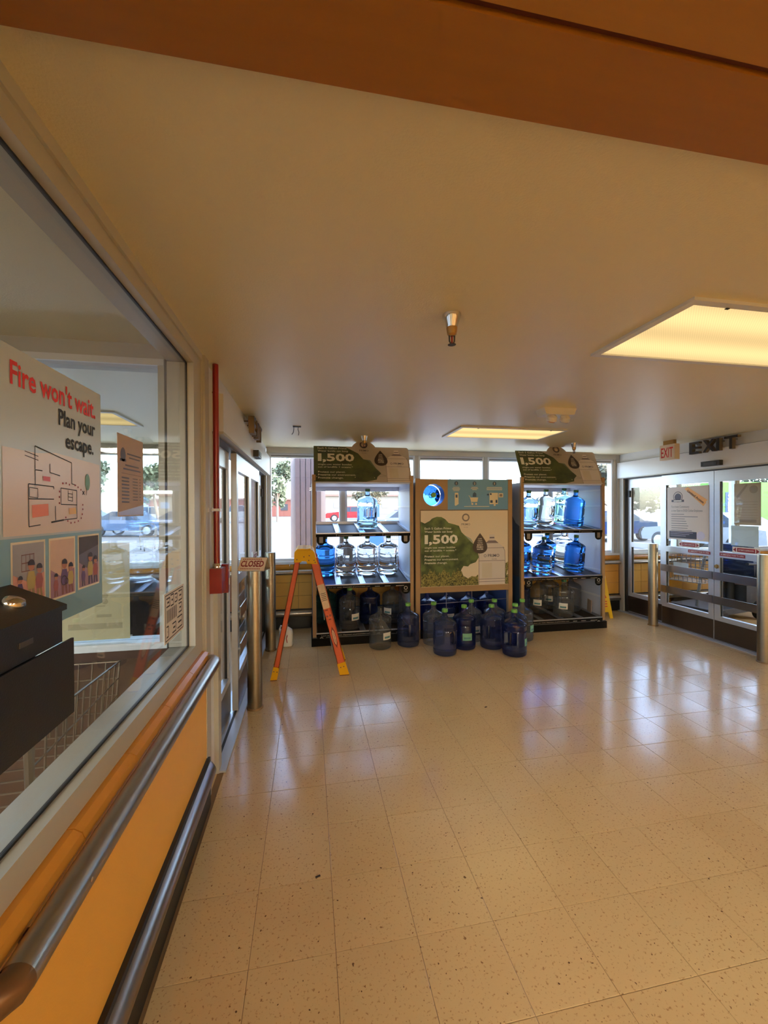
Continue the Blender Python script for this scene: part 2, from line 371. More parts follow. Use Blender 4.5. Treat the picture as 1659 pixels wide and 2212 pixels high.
# floor: slab with single vinyl tiles
fl = MB().box(XL-.02, XR+.02, -6.2, YF, -.12, -.0025).build('floor', M('floor_grout', (120, 92, 62), .6))
struct(fl, 'speckled tan vinyl tile floor of the vestibule', 'floor')
P_ = .3048; X0, Y0 = .0869, 1.7814; gp = .0009
tile_cache = {}
def add_tile(x0, x1, y0, y1):
    key = (round(x1-x0, 4), round(y1-y0, 4))
    if key not in tile_cache:
        a, b = key[0]/2-gp, key[1]/2-gp; c = .0012
        vs = [(-a,-b,-.003),(a,-b,-.003),(a,b,-.003),(-a,b,-.003),(-a,-b,-.0006),(a,-b,-.0006),(a,b,-.0006),(-a,b,-.0006),(-a+c,-b+c,0),(a-c,-b+c,0),(a-c,b-c,0),(-a+c,b-c,0)]
        fs = [(0,1,5,4),(1,2,6,5),(2,3,7,6),(3,0,4,7),(4,5,9,8),(5,6,10,9),(6,7,11,10),(7,4,8,11),(8,9,10,11)]
        me = bpy.data.meshes.new('tile'); me.from_pydata(vs, [], fs); me.update(); me.materials.append(TILE); tile_cache[key] = me
    o = bpy.data.objects.new('tile', tile_cache[key]); col.objects.link(o); o.parent = fl
    fo = Vector(fl['_o']); o.location = Vector(((x0+x1)/2, (y0+y1)/2, 0))-fo
rest = MB()
ix0 = math.floor((XL+.03-X0)/P_); ix1 = math.ceil((XR-.03-X0)/P_)
iy0 = math.floor((-6.1-Y0)/P_); iy1 = math.ceil((YF-.05-Y0)/P_)
for j in range(iy0, iy1):
    for i in range(ix0, ix1):
        x0, x1 = max(XL+.03, X0+i*P_), min(XR-.03, X0+(i+1)*P_); y0, y1 = Y0+j*P_, min(YF-.05, Y0+(j+1)*P_)
        if x1-x0 < .02 or y1-y0 < .02: continue
        if y1 > 1.06: add_tile(x0, x1, y0, y1)
        else: rest.add([(x0+gp,y0+gp,0),(x1-gp,y0+gp,0),(x1-gp,y1-gp,0),(x0+gp,y1-gp,0)], [(0,1,2,3)])
ro = rest.build('tile_field', TILE, fl); ro['kind'] = 'stuff'
# ceiling
ce = MB().box(LX0, RX1, .77, YF+.12, H, H+.10).box(LX0, XL-.04, -3.2, .77, H, H+.10).build('ceiling', CEIL)
struct(ce, 'cream painted plaster ceiling with a soft sheen', 'ceiling')
rf = MB().box(LX0-.4, RX1+.4, -6.6, YF+.2, H+.1, H+.4).build('trim_1', M('roof_edge', (190, 176, 156), .8)); struct(rf, 'flat roof slab over the whole entrance', 'roof')
# wood soffit boards
sf = thing('trim_2', 'dark honey wooden soffit boards over the entrance', 'soffit', (2.1, -.9, H-.03), kind='structure')
box('board', WOOD1, sf, XL-.05, XR+.05, .632, .79, H-.03, H+.1)
box('groove', GROOVE, sf, XL-.05, XR+.05, .618, .632, H-.018, H+.1)
for k in range(6):
    y1 = .618-k*1.15
    box('board', WOOD2, sf, XL-.05, XR+.05, y1-1.14, y1, H-.028, H+.1)
    if k: box('groove', GROOVE, sf, XL-.05, XR+.05, y1, y1+.01, H-.018, H+.1)
# back wall of the sales floor
bw = MB().box(XL-.2, XR+.2, -6.4, -6.2, -.1, H+.1).build('wall_back', M('back_wall', (206, 178, 138), .6)); struct(bw, 'plain tan wall far behind the entrance', 'wall')

# ---- far window wall -------------------------------------------------------
def far_wall(name, xa, xb, label, BM=None):
    t = thing(name, label, 'wall', ((xa+xb)/2, YF, 0), kind='structure')
    box('core', M('wall_core', (150, 120, 80), .7), t, xa, xb, YF+.012, YF+.14, 0, .84)
    box('head_fascia', FRAME, t, xa, xb, YF-.02, YF+.14, 2.372, H)
    n = max(1, round((xb-xa)/.4)); bwid = (xb-xa)/n; me = None
    for r in range(3):
        for i in range(n):
            o_ = MB().box(-bwid/2+.002, bwid/2-.002, -.014, 0, 0, .176)
            if me is None:
                b0 = o_.build('glazed_block', BM or YTILE, t); me = b0.data
            else:
                b0 = bpy.data.objects.new('glazed_block', me); col.objects.link(b0); b0.parent = t
            b0.location = Vector((xa+(i+.5)*bwid, YF+.014, .262+r*.18))-Vector(t['_o'])
            if b0.data.users == 1 and r == 0 and i == 0:
                for v in me.vertices: v.co += Vector(t['_o'])
    box('base_backer', BLACK, t, xa, xb, YF-.012, YF+.012, 0, .262)
    g = MB().tube([(xa+.02, YF-.03, .205), (xb-.02, YF-.03, .205)], .045, 14).build('lower_guard_rail', STEEL, t)
    n2 = max(1, round((xb-xa)/.3))
    prof = [(0, .80), (-.018, .80), (-.034, .815), (-.04, .84), (-.034, .862), (-.018, .872), (0, .872)]
    for i in range(n2):
        a, b = xa+(xb-xa)*i/n2+.0015, xa+(xb-xa)*(i+1)/n2-.0015
        m_ = MB(); k = len(prof)
        m_.add([(a, YF+.012+y, z) for y, z in prof]+[(b, YF+.012+y, z) for y, z in prof], [tuple(range(k)), tuple(range(2*k-1, k-1, -1))]+[(i_, i_+k, (i_+1) % k+k, (i_+1) % k) for i_ in range(k)])
        m_.build('bullnose_tile', BULL, t)
    MB().tube([(xa+.03, YF-.055, .765), (xb-.03, YF-.055, .765)], .032, 14).build('upper_guard_rail', STEEL, t)
    box('sill', ALUW, t, xa, xb, YF-.03, YF+.12, .872, .905)
    return t
wf = far_wall('wall_far', XL+.0, XR-.0, 'yellow block wall with rails under the far windows')
wn = 0
def window(xa, xb, pane_mat=GLASS, label=''):
    global wn; wn += 1
    t = thing('window_%d' % wn, label, 'window', ((xa+xb)/2, YF+.05, .905), kind='structure')
    box('mullion', ALUW, t, xb-.075, xb, YF+.0, YF+.10, .905, 2.372)
    box('mullion_face', FRAME, t, xb-.05, xb, YF-.012, YF+.0, .905, 2.372)
    box('mullion', ALUW, t, xa, xa+.03, YF+.0, YF+.10, .905, 2.372)
    box('frame_head', ALUW, t, xa+.03, xb-.075, YF+.02, YF+.08, 2.315, 2.372)
    box('frame_bead', DGREY, t, xa+.03, xb-.075, YF+.016, YF+.02, 2.335, 2.345)
    box('frame_sill', ALUW, t, xa+.03, xb-.075, YF+.02, YF+.08, .905, .945)
    box('pane', pane_mat, t, xa+.03, xb-.075, YF+.046, YF+.052, .945, 2.315)
    return t
wx = [XL+.03, .49, 1.545, 2.60, 3.64, XR-.05]
names = ['far window nearest the left doors with the column outside', 'far window behind the left bottle rack', 'far window above the blue kiosk panel', 'far window between kiosk and right rack', 'far window beside the right doors']
for a, b, nm in zip(wx, wx[1:], names): window(a, b, GLASS, nm)
box('corner_post', FRAME, wf, XR-.05, XR, YF-.03, YF+.1, .905, 2.372)
box('corner_post', FRAME, wf, XL-.0, XL+.03, YF-.03, YF+.1, .905, 2.372)
# side vestibule window walls
far_wall('wall_far_left', LX0, XL-.02, 'brown block wall under the far windows of the left vestibule', M('brown_block', (128, 78, 48), .4, var=.12))
for k, (a, b) in enumerate([(LX0, -2.72), (-2.72, -1.66), (-1.66, XL-.02)]): window(a, b, GLASS, ['leftmost window of the left vestibule', 'middle window of the left vestibule', 'window of the left vestibule next to the sliding doors'][k])
far_wall('wall_far_right', XR+.02, RX1, 'yellow block wall with rails seen through the right doors')
for k, (a, b) in enumerate([(XR+.02, 5.95), (5.95, 7.1), (7.1, RX1)]): window(a, b, GLASS, ['right vestibule window beside the doors', 'middle window of the right vestibule', 'rightmost window of the right vestibule'][k])
# outer side walls with big openings
def outer_wall(name, x, s, openings, ya, yb, label):
    t = thing(name, label, 'wall', (x, (ya+yb)/2, 0), kind='structure'); mt = M('outer_wall', (205, 180, 140), .6)
    box('low_wall', YTILE, t, x, x+s*.15, ya, yb, 0, .85); box('head', mt, t, x, x+s*.15, ya, yb, 2.34, H)
    e = [ya]+[q for o in openings for q in o]+[yb]
    for a, b in zip(e[::2], e[1::2]): box('pier', mt, t, x, x+s*.15, a, b, .85, 2.34)
    for a, b in openings: box('pane', GLASS, t, x+s*.07, x+s*.076, a, b, .85, 2.34); box('frame', ALUW, t, x+s*.05, x+s*.1, (a+b)/2-.03, (a+b)/2+.03, .85, 2.34)
outer_wall('wall_outer_left', LX0, -1, [(-2.4, -.2), (.1, 2.0), (2.7, 5.3)], -3.2, YF+.14, 'outer wall of the left vestibule with big windows')  # these windows are out of view, added to let daylight in
outer_wall('wall_outer_right', RX1, 1, [(2.2, 4.0)], 1.2, YF+.14, 'outer wall of the right vestibule with a big window')
st = MB().box(XR+.12, RX1, 1.1, 1.2, 0, H).build('wall_inner_right', M('inner_wall', (214, 186, 140), .6)); struct(st, 'inner end wall of the right vestibule', 'wall')
st = MB().box(LX0, XL-.14, -3.3, -3.2, 0, H).build('wall_cart_room', M('inner_wall2', (214, 204, 184), .6)); struct(st, 'end wall of the cart room', 'wall')
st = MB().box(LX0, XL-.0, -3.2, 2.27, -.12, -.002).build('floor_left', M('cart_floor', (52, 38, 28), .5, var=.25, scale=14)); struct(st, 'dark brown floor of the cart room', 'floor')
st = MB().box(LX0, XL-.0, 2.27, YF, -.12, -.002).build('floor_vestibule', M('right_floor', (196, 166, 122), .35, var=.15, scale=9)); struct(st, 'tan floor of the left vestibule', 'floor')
st = MB().box(XR+.0, RX1, 1.1, YF, -.12, -.002).build('floor_right', M('right_floor', (196, 166, 122), .35, var=.15, scale=9)); struct(st, 'tan floor of the right vestibule', 'floor')

# ---- left wall: interior window over a low yellow wall -----------------------
LW = thing('wall_left', 'low yellow panel wall under the interior window', 'wall', (-.6, -.3, 0), kind='structure')
YA, YB = -3.2, 2.345
box('core', M('wall_core', (150, 120, 80), .7), LW, -.70, -.566, YA, YB, 0, .80)
box('yellow_panel', YEL, LW, -.566, -.552, YA, YB-.012, .25, .80)
box('panel_edge_trim', FRAME, LW, -.566, -.548, YB-.012, YB, .25, .80)
box('base_backer', BLACK, LW, -.566, -.535, YA, YB, 0, .265)
MB().tube([(-.543, YA, .2), (-.543, YB-.02, .2), (-.556, YB-.005, .2)], .043, 18).build('lower_guard_rail', STEEL, LW)
joints = [-3.2, -2.9, -2.6, -2.3, -2.0, -1.7, -1.4, -1.1, -.8, -.5, -.2, .12, .44, .77, 1.09, 1.40, 1.72, 2.05, YB]
prof = [(-.62, .795), (-.548, .795), (-.538, .802), (-.534, .815), (-.54, .832), (-.558, .843), (-.62, .846)]
for a, b in zip(joints, joints[1:]):
    m_ = MB(); k = len(prof)
    m_.add([(x, a+.0016, z) for x, z in prof]+[(x, b-.0016, z) for x, z in prof], [tuple(range(k)), tuple(range(2*k-1, k-1, -1))]+[(i, i+k, (i+1) % k+k, (i+1) % k) for i in range(k)])
    m_.build('bullnose_tile', BULL, LW)
hr = thing('handrail', 'round brushed steel handrail along the low yellow wall', 'handrail', (-.5, .7, .75), group=None)
MB().tube([(-.5, YB-.075, .797), (-.5, .80, .797)], .0315, 24).build('rail_tube', STEEL, hr)
MB().tube([(-.5, YB-.075, .797), (-.5, YB-.05, .797), (-.515, YB-.028, .797), (-.556, YB-.02, .797)], .0313, 20).build('end_return', STEEL, hr)
MB().tube([(-.5, .80, .797), (-.5, .79, .797), (-.512, .772, .797), (-.555, .768, .797)], .0312, 20).build('end_return', M('rail_end', (110, 82, 58), .35, .6), hr)
for y in (.98, 1.75): MB().lathe([(.004, 0), (.0048, .002), (.002, .003)], 12, (-.4695, y, .805), 'X').build('screw', CHROME, hr)
for y in (.9, 2.15): MB().tube([(-.552, y, .78), (-.52, y, .78)], .012, 8).build('bracket', STEEL, hr)
struct(hr, 'round brushed steel handrail along the low yellow wall', 'handrail'); hr.name = 'trim_3'
# interior window frame
IW = thing('window_20', 'large interior window in a grey metal frame looking into the cart room', 'window', (-.6, .4, .846), kind='structure')
GZ0, GZ1, GY1 = .915, 2.355, 2.21
box('frame_sill', FRAME, IW, -.603, -.572, YA, YB, .846, GZ0); box('frame_sill', FRAME, IW, -.70, -.611, YA, YB, .80, GZ0-.004)
box('frame_head', FRAME, IW, -.603, -.572, YA, YB, GZ1, H); box('frame_head', FRAME, IW, -.70, -.611, YA, YB, GZ1+.004, H)
box('frame_lip', FRAME, IW, -.572, -.562, YA, YB, GZ1+.055, H)
box('frame_stile', FRAME, IW, -.603, -.572, GY1, YB, GZ0, GZ1); box('frame_stile', FRAME, IW, -.70, -.611, GY1+.004, YB, GZ0, GZ1)
box('gasket', BLACK, IW, -.612, -.603, YA, GY1+.006, GZ0-.006, GZ0+.006); box('gasket', BLACK, IW, -.612, -.603, YA, GY1+.006, GZ1-.006, GZ1+.006)
box('gasket', BLACK, IW, -.612, -.603, GY1-.006, GY1+.008, GZ0, GZ1)
box('pane', GLASST, IW, -.609, -.605, YA, GY1, GZ0, GZ1)
# post between the interior window and the sliding doors
po = thing('trim_4', 'grey metal post between interior window and left sliding doors', 'post', (-.6, 2.45, 0), kind='structure')
box('post_body', FRAME, po, -.72, -.565, YB+.002, 2.50, 0, H); box('post_nose', FRAME, po, -.565, -.552, YB+.01, 2.44, 0, H)
box('post_return', ALUW, po, -.70, -.574, 2.50, 2.62, 0, H)
# partition between cart room and left vestibule
PT = thing('wall_partition', 'glazed partition at the end of the cart room', 'wall', (-2.2, 2.28, 0), kind='structure')
px0, px1 = LX0+.02, -.72
box('low_wall', M('brown_wall', (72, 46, 30), .5, var=.15), PT, px0, px1, 2.27, 2.36, 0, .90)
box('frame_sill', ALUW, PT, px0, px1, 2.25, 2.38, .90, .935); box('frame_head', FRAME, PT, px0, px1, 2.25, 2.38, 2.345, H); box('head_trim', ALUW, PT, px0, px1, 2.235, 2.25, 2.34, 2.372)
box('frame_stile', FRAME, PT, px1-.03, px1, 2.24, 2.38, .935, 2.345); box('frame_stile', FRAME, PT, -2.3, -2.22, 2.25, 2.38, .935, 2.345)
box('pane', GLASSD, PT, px0, -2.3, 2.313, 2.319, .935, 2.345); box('pane', GLASSD, PT, -2.22, px1-.03, 2.313, 2.319, .935, 2.345)

# ---- sliding doors -----------------------------------------------------------
def sliding_door(name, xp, s, label, thin):
    """xp wall plane, s = direction of the room (+1: room lies at larger x)"""
    t = thing(name, label, 'door', (xp, 4.115, 0), kind='structure')
    X = lambda d: xp+s*d
    def b(nm, mat, par, d0, d1, y0, y1, z0, z1): return MB().box(X(d0), X(d1), y0, y1, z0, z1).build(nm, mat, par)
    b('header', ALUW, t, -.14, .05, 2.62, YF-.03, 2.085, 2.315)
    b('header_groove', DGREY, t, -.1, .002, 2.62, YF-.03, 2.315, 2.325)
    b('fascia', ALUW, t, -.14, .0, 2.62, YF-.03, 2.325, H)
    b('header_lip', FRAME, t, .004, .05, 2.62, YF-.03, 2.070, 2.085); b('track_cover', DGREY, t, -.14, .004, 2.62, YF-.03, 2.056, 2.085)
    b('jamb', FRAME, t, -.14, .012, 5.545, 5.62, 0, 2.068); b('jamb', FRAME, t, -.14, .012, 2.615, 2.69, 0, 2.068)
    b('jamb_strip', BLACK, t, -.10, -.012, 5.528, 5.545, 0, 2.068); b('jamb_strip', BLACK, t, -.10, -.012, 2.69, 2.707, 0, 2.068)
    b('threshold', ALU, t, -.12, .05, 2.62, YF-.035, 0, .012); b('track_slot', BLACK, t, -.03, -.012, 2.70, 5.53, .012, .0135)
    def panel(y0, y1, d0, nm, leadside):
        th = .045; m_ = MB(); sw = .068
        for yy in ((y0, y0+sw), (y1-sw, y1)): m_.box(X(d0), X(d0-th), yy[0], yy[1], .02, 2.054)
        m_.box(X(d0), X(d0-th), y0+sw, y1-sw, 1.92, 2.054); m_.box(X(d0), X(d0-th), y0+sw, y1-sw, 1.015, 1.09); m_.box(X(d0), X(d0-th), y0+sw, y1-sw, .02, .31)
        p = m_.build(nm, ALU, t)
        b('kick_plate', KICK, p, d0, d0+.002, y0+.004, y1-.004, .025, .255)
        b('pane', GLASSD, p, d0-.020, d0-.025, y0+sw, y1-sw, 1.09, 1.92); b('pane', GLASSD, p, d0-.020, d0-.025, y0+sw, y1-sw, .31, 1.015)
        g = MB()
        for z0, z1 in ((1.09, 1.92), (.31, 1.015)):
            for ya, yb in ((y0+sw, y0+sw+.007), (y1-sw-.007, y1-sw)): g.box(X(d0-.012), X(d0-.033), ya, yb, z0, z1)
        g.build('glazing_gasket', BLACK, p)
        return p
    sl = panel(4.866, 5.528, -.055, 'sidelite', 0); sl2 = panel(2.707, 3.366, -.055, 'sidelite', 0)
    ps = [panel(4.118, 4.856, 0, 'sliding_panel', -1), panel(3.374, 4.112, 0, 'sliding_panel', 1)]
    b('meeting_seal', BLACK, ps[0], -.01, -.035, 4.112, 4.118, .02, 2.054)
    for p, (y0, y1) in zip(ps, ((4.118, 4.856), (3.374, 4.112))):
        for z in (.455, .745): 
            b('push_bar', STEEL, p, .016, .022, y0+.004, y1-.004, z, z+.093)
            for yy in (y0+.03, y1-.03): MB().lathe([(.012, 0), (.012, .016*1)], 10, (X(0) if s > 0 else X(.016), yy, z+.046), 'X').build('bar_spacer', ALU, p)
    kb = ps[1]; MB().lathe([(.02, 0), (.026, .012), (.018, .022)], 16, (X(.0) if s > 0 else X(.022), 4.075, .905), 'X').build('lock_cylinder', BRASS, kb)
    # edge guides
    b('lock_box', BLACK, sl, -.055, -.03, 5.47, 5.50, 1.78, 1.88)
    # motion sensor on the header
    sn = MB().box(X(.05), X(.10), 3.965, 4.195, 2.108, 2.168).build('motion_sensor', BLKP, t); MB().box(X(.10), X(.104), 4.0, 4.16, 2.118, 2.150).build('sensor_lens', DGREY, sn)
    return t, ps, (sl, sl2)
dR, pR, sR = sliding_door('door_1', XR, -1, 'right pair of aluminium sliding glass doors with steel push bars', False)
dL, pL, sL = sliding_door('door_2', XL, 1, 'left pair of aluminium sliding glass doors with steel push bars', False)
for t, xa, xb in ((dR, XR, XR+.14), (dL, XL-.14, XL)): pass
# wall pieces next to the right doors (near side, outside the frame)
wr = thing('wall_right', 'tan wall beside the right sliding doors', 'wall', (XR+.06, -1.8, 0), kind='structure')
box('low_wall', YEL, wr, XR, XR+.12, -6.2, 2.612, 0, .85); box('upper_wall', M('upper_wall', (214, 186, 140), .6), wr, XR, XR+.12, -6.2, 2.612, .85, H)
sw_ = thing('wall_left_store', 'tan wall of the sales floor beyond the interior window', 'wall', (-.63, -4.7, 0), kind='structure')
box('panel', M('upper_wall', (214, 186, 140), .6), sw_, -.70, -.58, -6.2, -3.2, 0, H)
# stickers on the right doors
fR = lambda d: Fr((XR-d, 0, 0), (0, -1, 0), (0, 0, 1))     # x' = -Y
def sticker(par, ya, yb, z0, z1, txt, arrows, s='R', lab=''):
    F = fR(.0025) if s == 'R' else Fr((XL+.0025, 0, 0), (0, 1, 0), (0, 0, 1))
    x0, x1 = (-yb, -ya) if s == 'R' else (ya, yb)
    b_ = F.rect(MB(), x0, z0, x1, z1, 0).build('sticker', PAPER if arrows else INKD, par); b_['label'] = lab
    h_ = z1-z0
    if arrows:
        m_ = MB(); F.rect(m_, x0+h_*.75, z0+h_*.16, x1-h_*.75, z1-h_*.16, .0006)
        F.poly(m_, [(x0+h_*.08, (z0+z1)/2), (x0+h_*.6, z0+h_*.12), (x0+h_*.6, z1-h_*.12)], .0006); F.poly(m_, [(x1-h_*.08, (z0+z1)/2), (x1-h_*.6, z1-h_*.12), (x1-h_*.6, z0+h_*.12)], .0006)
        m_.build('arrow_print', INKD, b_)
        F.text(MB(), txt, x0+h_*.95, z0+h_*.38, h_*.26, (x1-x0)-h_*1.9, .01, .0012).build('lettering', PAPER, b_)
    else: F.text(MB(), txt, x0+h_*.4, z0+h_*.28, h_*.46, (x1-x0)-h_*.8, .01, .0012).build('lettering', PAPER, b_)
sticker(pR[0], 4.30, 4.59, 1.100, 1.168, 'AUTOMATIC SLIDING DOOR', True, lab='dark red double-arrow door sticker')
sticker(pR[0], 4.16, 4.455, 1.036, 1.072, 'IN EMERGENCY PUSH TO OPEN', False, lab='dark red emergency sticker')
sticker(pR[1], 3.60, 3.895, 1.092, 1.160, 'AUTOMATIC SLIDING DOOR', True, lab='dark red double-arrow door sticker')
sticker(pR[1], 3.755, 4.045, 1.036, 1.074, 'IN EMERGENCY PUSH TO OPEN', False, lab='dark red emergency sticker')
sticker(pL[1], 3.46, 3.75, 1.095, 1.16, 'AUTOMATIC SLIDING DOOR', True, 'L', lab='dark red double-arrow door sticker')
sticker(pL[0], 4.3, 4.59, 1.095, 1.16, 'AUTOMATIC SLIDING DOOR', True, 'L', lab='dark red double-arrow door sticker')
# raised EXIT letters
def exit_letters(name, x, s, label):
    t = thing(name, label, 'sign', (x, 4.05, 2.28)); d = .05
    LET = M('letter_face', (40, 36, 33), .4, .3); SID = M('letter_side', (104, 90, 70), .45, .2)  # side tone lifted: reflected warm light is mixed into its colour
    F = Fr((x, 0, 0), (0, s, 0), (0, 0, 1))
    start = [-4.354, -4.178, -4.01, -3.915] if s < 0 else [3.70, 3.88, 4.05, 4.145]
    wds = [.13, .152, .04, .15]
    for ch, a, wd in zip('EXIT', start, wds):
        o = F.text(MB(), ch, a, 2.282, .145, wd, .018, 0, depth=d).build('letter', SID, t)
        F.text(MB(), ch, a, 2.282, .145, wd, .018, d+.001).build('letter_face', LET, o)
        for yy in (.03, .11): MB().tube([F.p(a+wd/2, 2.282+yy, -.045), F.p(a+wd/2, 2.282+yy, .01)], .006, 6).build('standoff', SID, o)
    return t
exit_letters('exit_letters', XR-.045, -1, 'large raised dark EXIT letters above the right sliding doors')
exit_letters('exit_letters', XL+.045, 1, 'large raised dark EXIT letters above the left sliding doors')

# ================================================================== CEILING FIXTURES
def panel_light(x0, y0, label, mat=None, z=H, wx_=1.22, wy=.61):
    t = thing('ceiling_light', label, 'ceiling light', (x0+wx_/2, y0+wy/2, z), 'recessed panel lights'); fr = .035
    cx, cy = x0+wx_/2, y0+wy/2
    for a in ((x0, x0+wx_, y0, y0+fr), (x0, x0+wx_, y0+wy-fr, y0+wy), (x0, x0+fr, y0+fr, y0+wy-fr), (x0+wx_-fr, x0+wx_, y0+fr, y0+wy-fr)):
        box('frame', ALUW, t, a[0], a[1], a[2], a[3], z-.014, z+.0)
    m_ = MB().box(x0+fr, x0+wx_-fr, y0+fr, y0+wy-fr, z-.006, z-.002); m_.build('diffuser', mat or LAMPM, t)
    for sx in (x0+.2, x0+wx_-.2): box('latch', BLACK, t, sx-.008, sx+.008, y0+fr-.004, y0+fr+.006, z-.017, z-.014)
    return t
panel_light(1.515, 1.375, 'large lit ceiling panel near the camera, cut by the right edge')
panel_light(1.515, 3.905, 'lit ceiling panel in front of the far windows')
panel_light(-2.83, 3.80, 'lit ceiling panel in the left vestibule, seen through the interior window')
panel_light(5.95, 3.80, 'lit ceiling panel in the right vestibule')
for k, (x, y) in enumerate([(.0, -4.2), (3.0, -4.2), (.0, -5.6), (3.0, -5.6)]):  # unseen panels added to lift the brightness of floor and ceiling
    panel_light(x, y, ['sales floor ceiling panel behind the camera on the left', 'sales floor ceiling panel behind the camera on the right', 'deeper sales floor ceiling panel on the left', 'deeper sales floor ceiling panel on the right'][k], FILL_STORE, H-.028)
panel_light(-2.9, -1.9, 'ceiling panel over the cart room behind the camera', FILL_CART); panel_light(-2.9, -2.9, 'ceiling panel at the back of the cart room', FILL_CART)  # both panels are out of view, added to brighten the cart room ceiling
def sprinkler(x, y, label):
    t = thing('fire_sprinkler', label, 'sprinkler', (x, y, H), 'ceiling sprinklers')
    MB().lathe([(.040, 0), (.040, -.004), (.034, -.02), (.026, -.05), (.024, -.056)], 24, (x, y, H)).build('escutcheon_cup', CHROME, t)
    MB().lathe([(.024, -.05), (.024, -.062), (.020, -.085), (.012, -.092)], 20, (x, y, H)).build('body', BRASS, t)
    a = MB(); a.tube([(x-.012, y, H-.09), (x-.011, y, H-.115), (x-.003, y, H-.128)], .0035, 6); a.tube([(x+.012, y, H-.09), (x+.011, y, H-.115), (x+.003, y, H-.128)], .0035, 6)
    a.build('frame_arms', DGREY, t); MB().tube([(x, y, H-.09), (x, y, H-.126)], .004, 8).build('bulb', RED, t)
    d = MB(); k = 16; pts = []
    for i in range(k*2):
        rr = .018 if i % 2 == 0 else .012; pts.append((rr*math.cos(math.pi*i/k), rr*math.sin(math.pi*i/k)))
    d.prism(pts, (x, y, H-.128), (1, 0, 0), (0, 1, 0), (0, 0, 1), .003).build('deflector', DGREY, t)
sprinkler(.614, 1.688, 'chrome ceiling sprinkler head nearest the camera')
sprinkler(.625, 4.62, 'brass sprinkler head in front of the left rack topper')
sprinkler(3.352, 4.705, 'small sprinkler head above the right bottle rack')
t = thing('emergency_light', 'white twin-head emergency light on the ceiling', 'emergency light', (2.07, 3.15, H))
MB().prism([(-.15, 0), (.15, 0), (.13, -.055), (-.13, -.055)], (2.07, 3.08, H), (1, 0, 0), (0, 0, 1), (0, -1, 0), .13).build('housing', WHITE, t)
for dx, mm in ((-.05, M('amber_lens', (226, 150, 70), .2)), (.07, M('clear_lens', (226, 222, 214), .15))):
    hd = MB().lathe([(.018, 0), (.04, -.02), (.043, -.05), (.040, -.056)], 18, (2.07+dx, 3.11, H-.05)).rotated(R(28), (2.07+dx, 3.11, H-.05)).build('lamp_head', WHITE, t)
    MB().lathe([(.038, -.057), (.030, -.066), (.012, -.07)], 18, (2.07+dx, 3.11, H-.05)).rotated(R(28), (2.07+dx, 3.11, H-.05)).build('lens', mm, hd)
t = thing('ceiling_junction', 'open ceiling hole with two loose black wires hanging', 'wires', (-.117, 4.2, H))
box('plate', BLACK, t, -.155, -.075, 4.18, 4.22, H-.008, H)  # flat black patch stands in for the dark of the open hole
MB().tube([(-.145, 4.2, H), (-.145, 4.2, H-.03), (-.15, 4.2, H-.06), (-.165, 4.195, H-.085)], .003, 6).build('wire', BLACK, t)
MB().tube([(-.10, 4.2, H), (-.105, 4.2, H-.03), (-.095, 4.2, H-.06), (-.10, 4.2, H-.09)], .003, 6).build('wire', BLACK, t)
# hanging exit sign
t = thing('exit_sign', 'small white EXIT sign with red letters hanging from the ceiling', 'sign', (4.42, 4.33, 2.2))
box('housing', M('exit_housing', (232, 214, 188), .45), t, 4.385, 4.455, 4.24, 4.455, 2.205, 2.395)
box('canopy', BRASS, t, 4.40, 4.44, 4.27, 4.42, 2.395, H)
F = Fr((4.385, 0, 0), (0, -1, 0), (0, 0, 1)); F.rect(MB(), -4.449, 2.211, -4.246, 2.389, .001).build('face_plate', M('exit_face', (240, 224, 204), .4), t)
F.text(MB(), 'EXIT', -4.435, 2.238, .122, .172, .012, .002).build('red_letters', INKR, t)

# ================================================================== BOLLARDS
def bollard(x, y, label):
    t = thing('bollard', label, 'bollard', (x, y, 0), 'steel door bollards')
    MB().lathe([(.0585, .012), (.0585, 1.105), (.055, 1.12), (.0, 1.12)], 28, (x, y, 0)).build('post', BOLL, t)
    MB().lathe([(.066, 0), (.066, .006), (.060, .014)], 28, (x, y, 0)).build('base_collar', M('collar_dirty', (120, 96, 66), .5, .6, var=.4, scale=20), t)
bollard(-.4405, 3.438, 'steel bollard with the CLOSED sign on top')
bollard(-.4405, 4.828, 'steel bollard at the far left doors, behind the ladder')
bollard(4.643, 4.828, 'steel bollard before the right doors nearest the wet floor sign')
bollard(4.643, 3.438, 'steel bollard at the right edge of the picture')
# CLOSED tent sign
t = thing('tent_sign', 'beige folded tent sign reading CLOSED on top of a bollard', 'sign', (-.44, 3.44, 1.12))
SGN = M('sign_beige', (236, 206, 172), .55, var=.04); ang = R(14)
rd = Vector((math.cos(ang), -math.sin(ang), 0)); nd = Vector((-math.sin(ang), -math.cos(ang), 0))
c0 = Vector((-.44, 3.44, 1.122)); L_, B_, Ht = .215, .078, .100
A = [c0-rd*L_/2+nd*B_, c0+rd*L_/2+nd*B_]; Bk = [c0-rd*L_/2-nd*B_, c0+rd*L_/2-nd*B_]; T_ = [c0-rd*L_/2+Vector((0, 0, Ht)), c0+rd*L_/2+Vector((0, 0, Ht))]
up = (T_[0]-A[0]).normalized(); fn = rd.cross(up)
def slab(pts, n_, th):
    m_ = MB(); q = [Vector(p) for p in pts]; n_ = Vector(n_)*th
    return m_.add(q+[p-n_ for p in q], [(0,1,2,3),(7,6,5,4),(0,4,5,1),(1,5,6,2),(2,6,7,3),(3,7,4,0)])
slab([A[0], A[1], T_[1], T_[0]], fn, .003).build('front_leaf', SGN, t)
slab([Bk[1], Bk[0], T_[0], T_[1]], (-nd+Vector((0, 0, .6))).normalized(), .003).build('rear_leaf', M('sign_back', (150, 136, 116), .6), t)
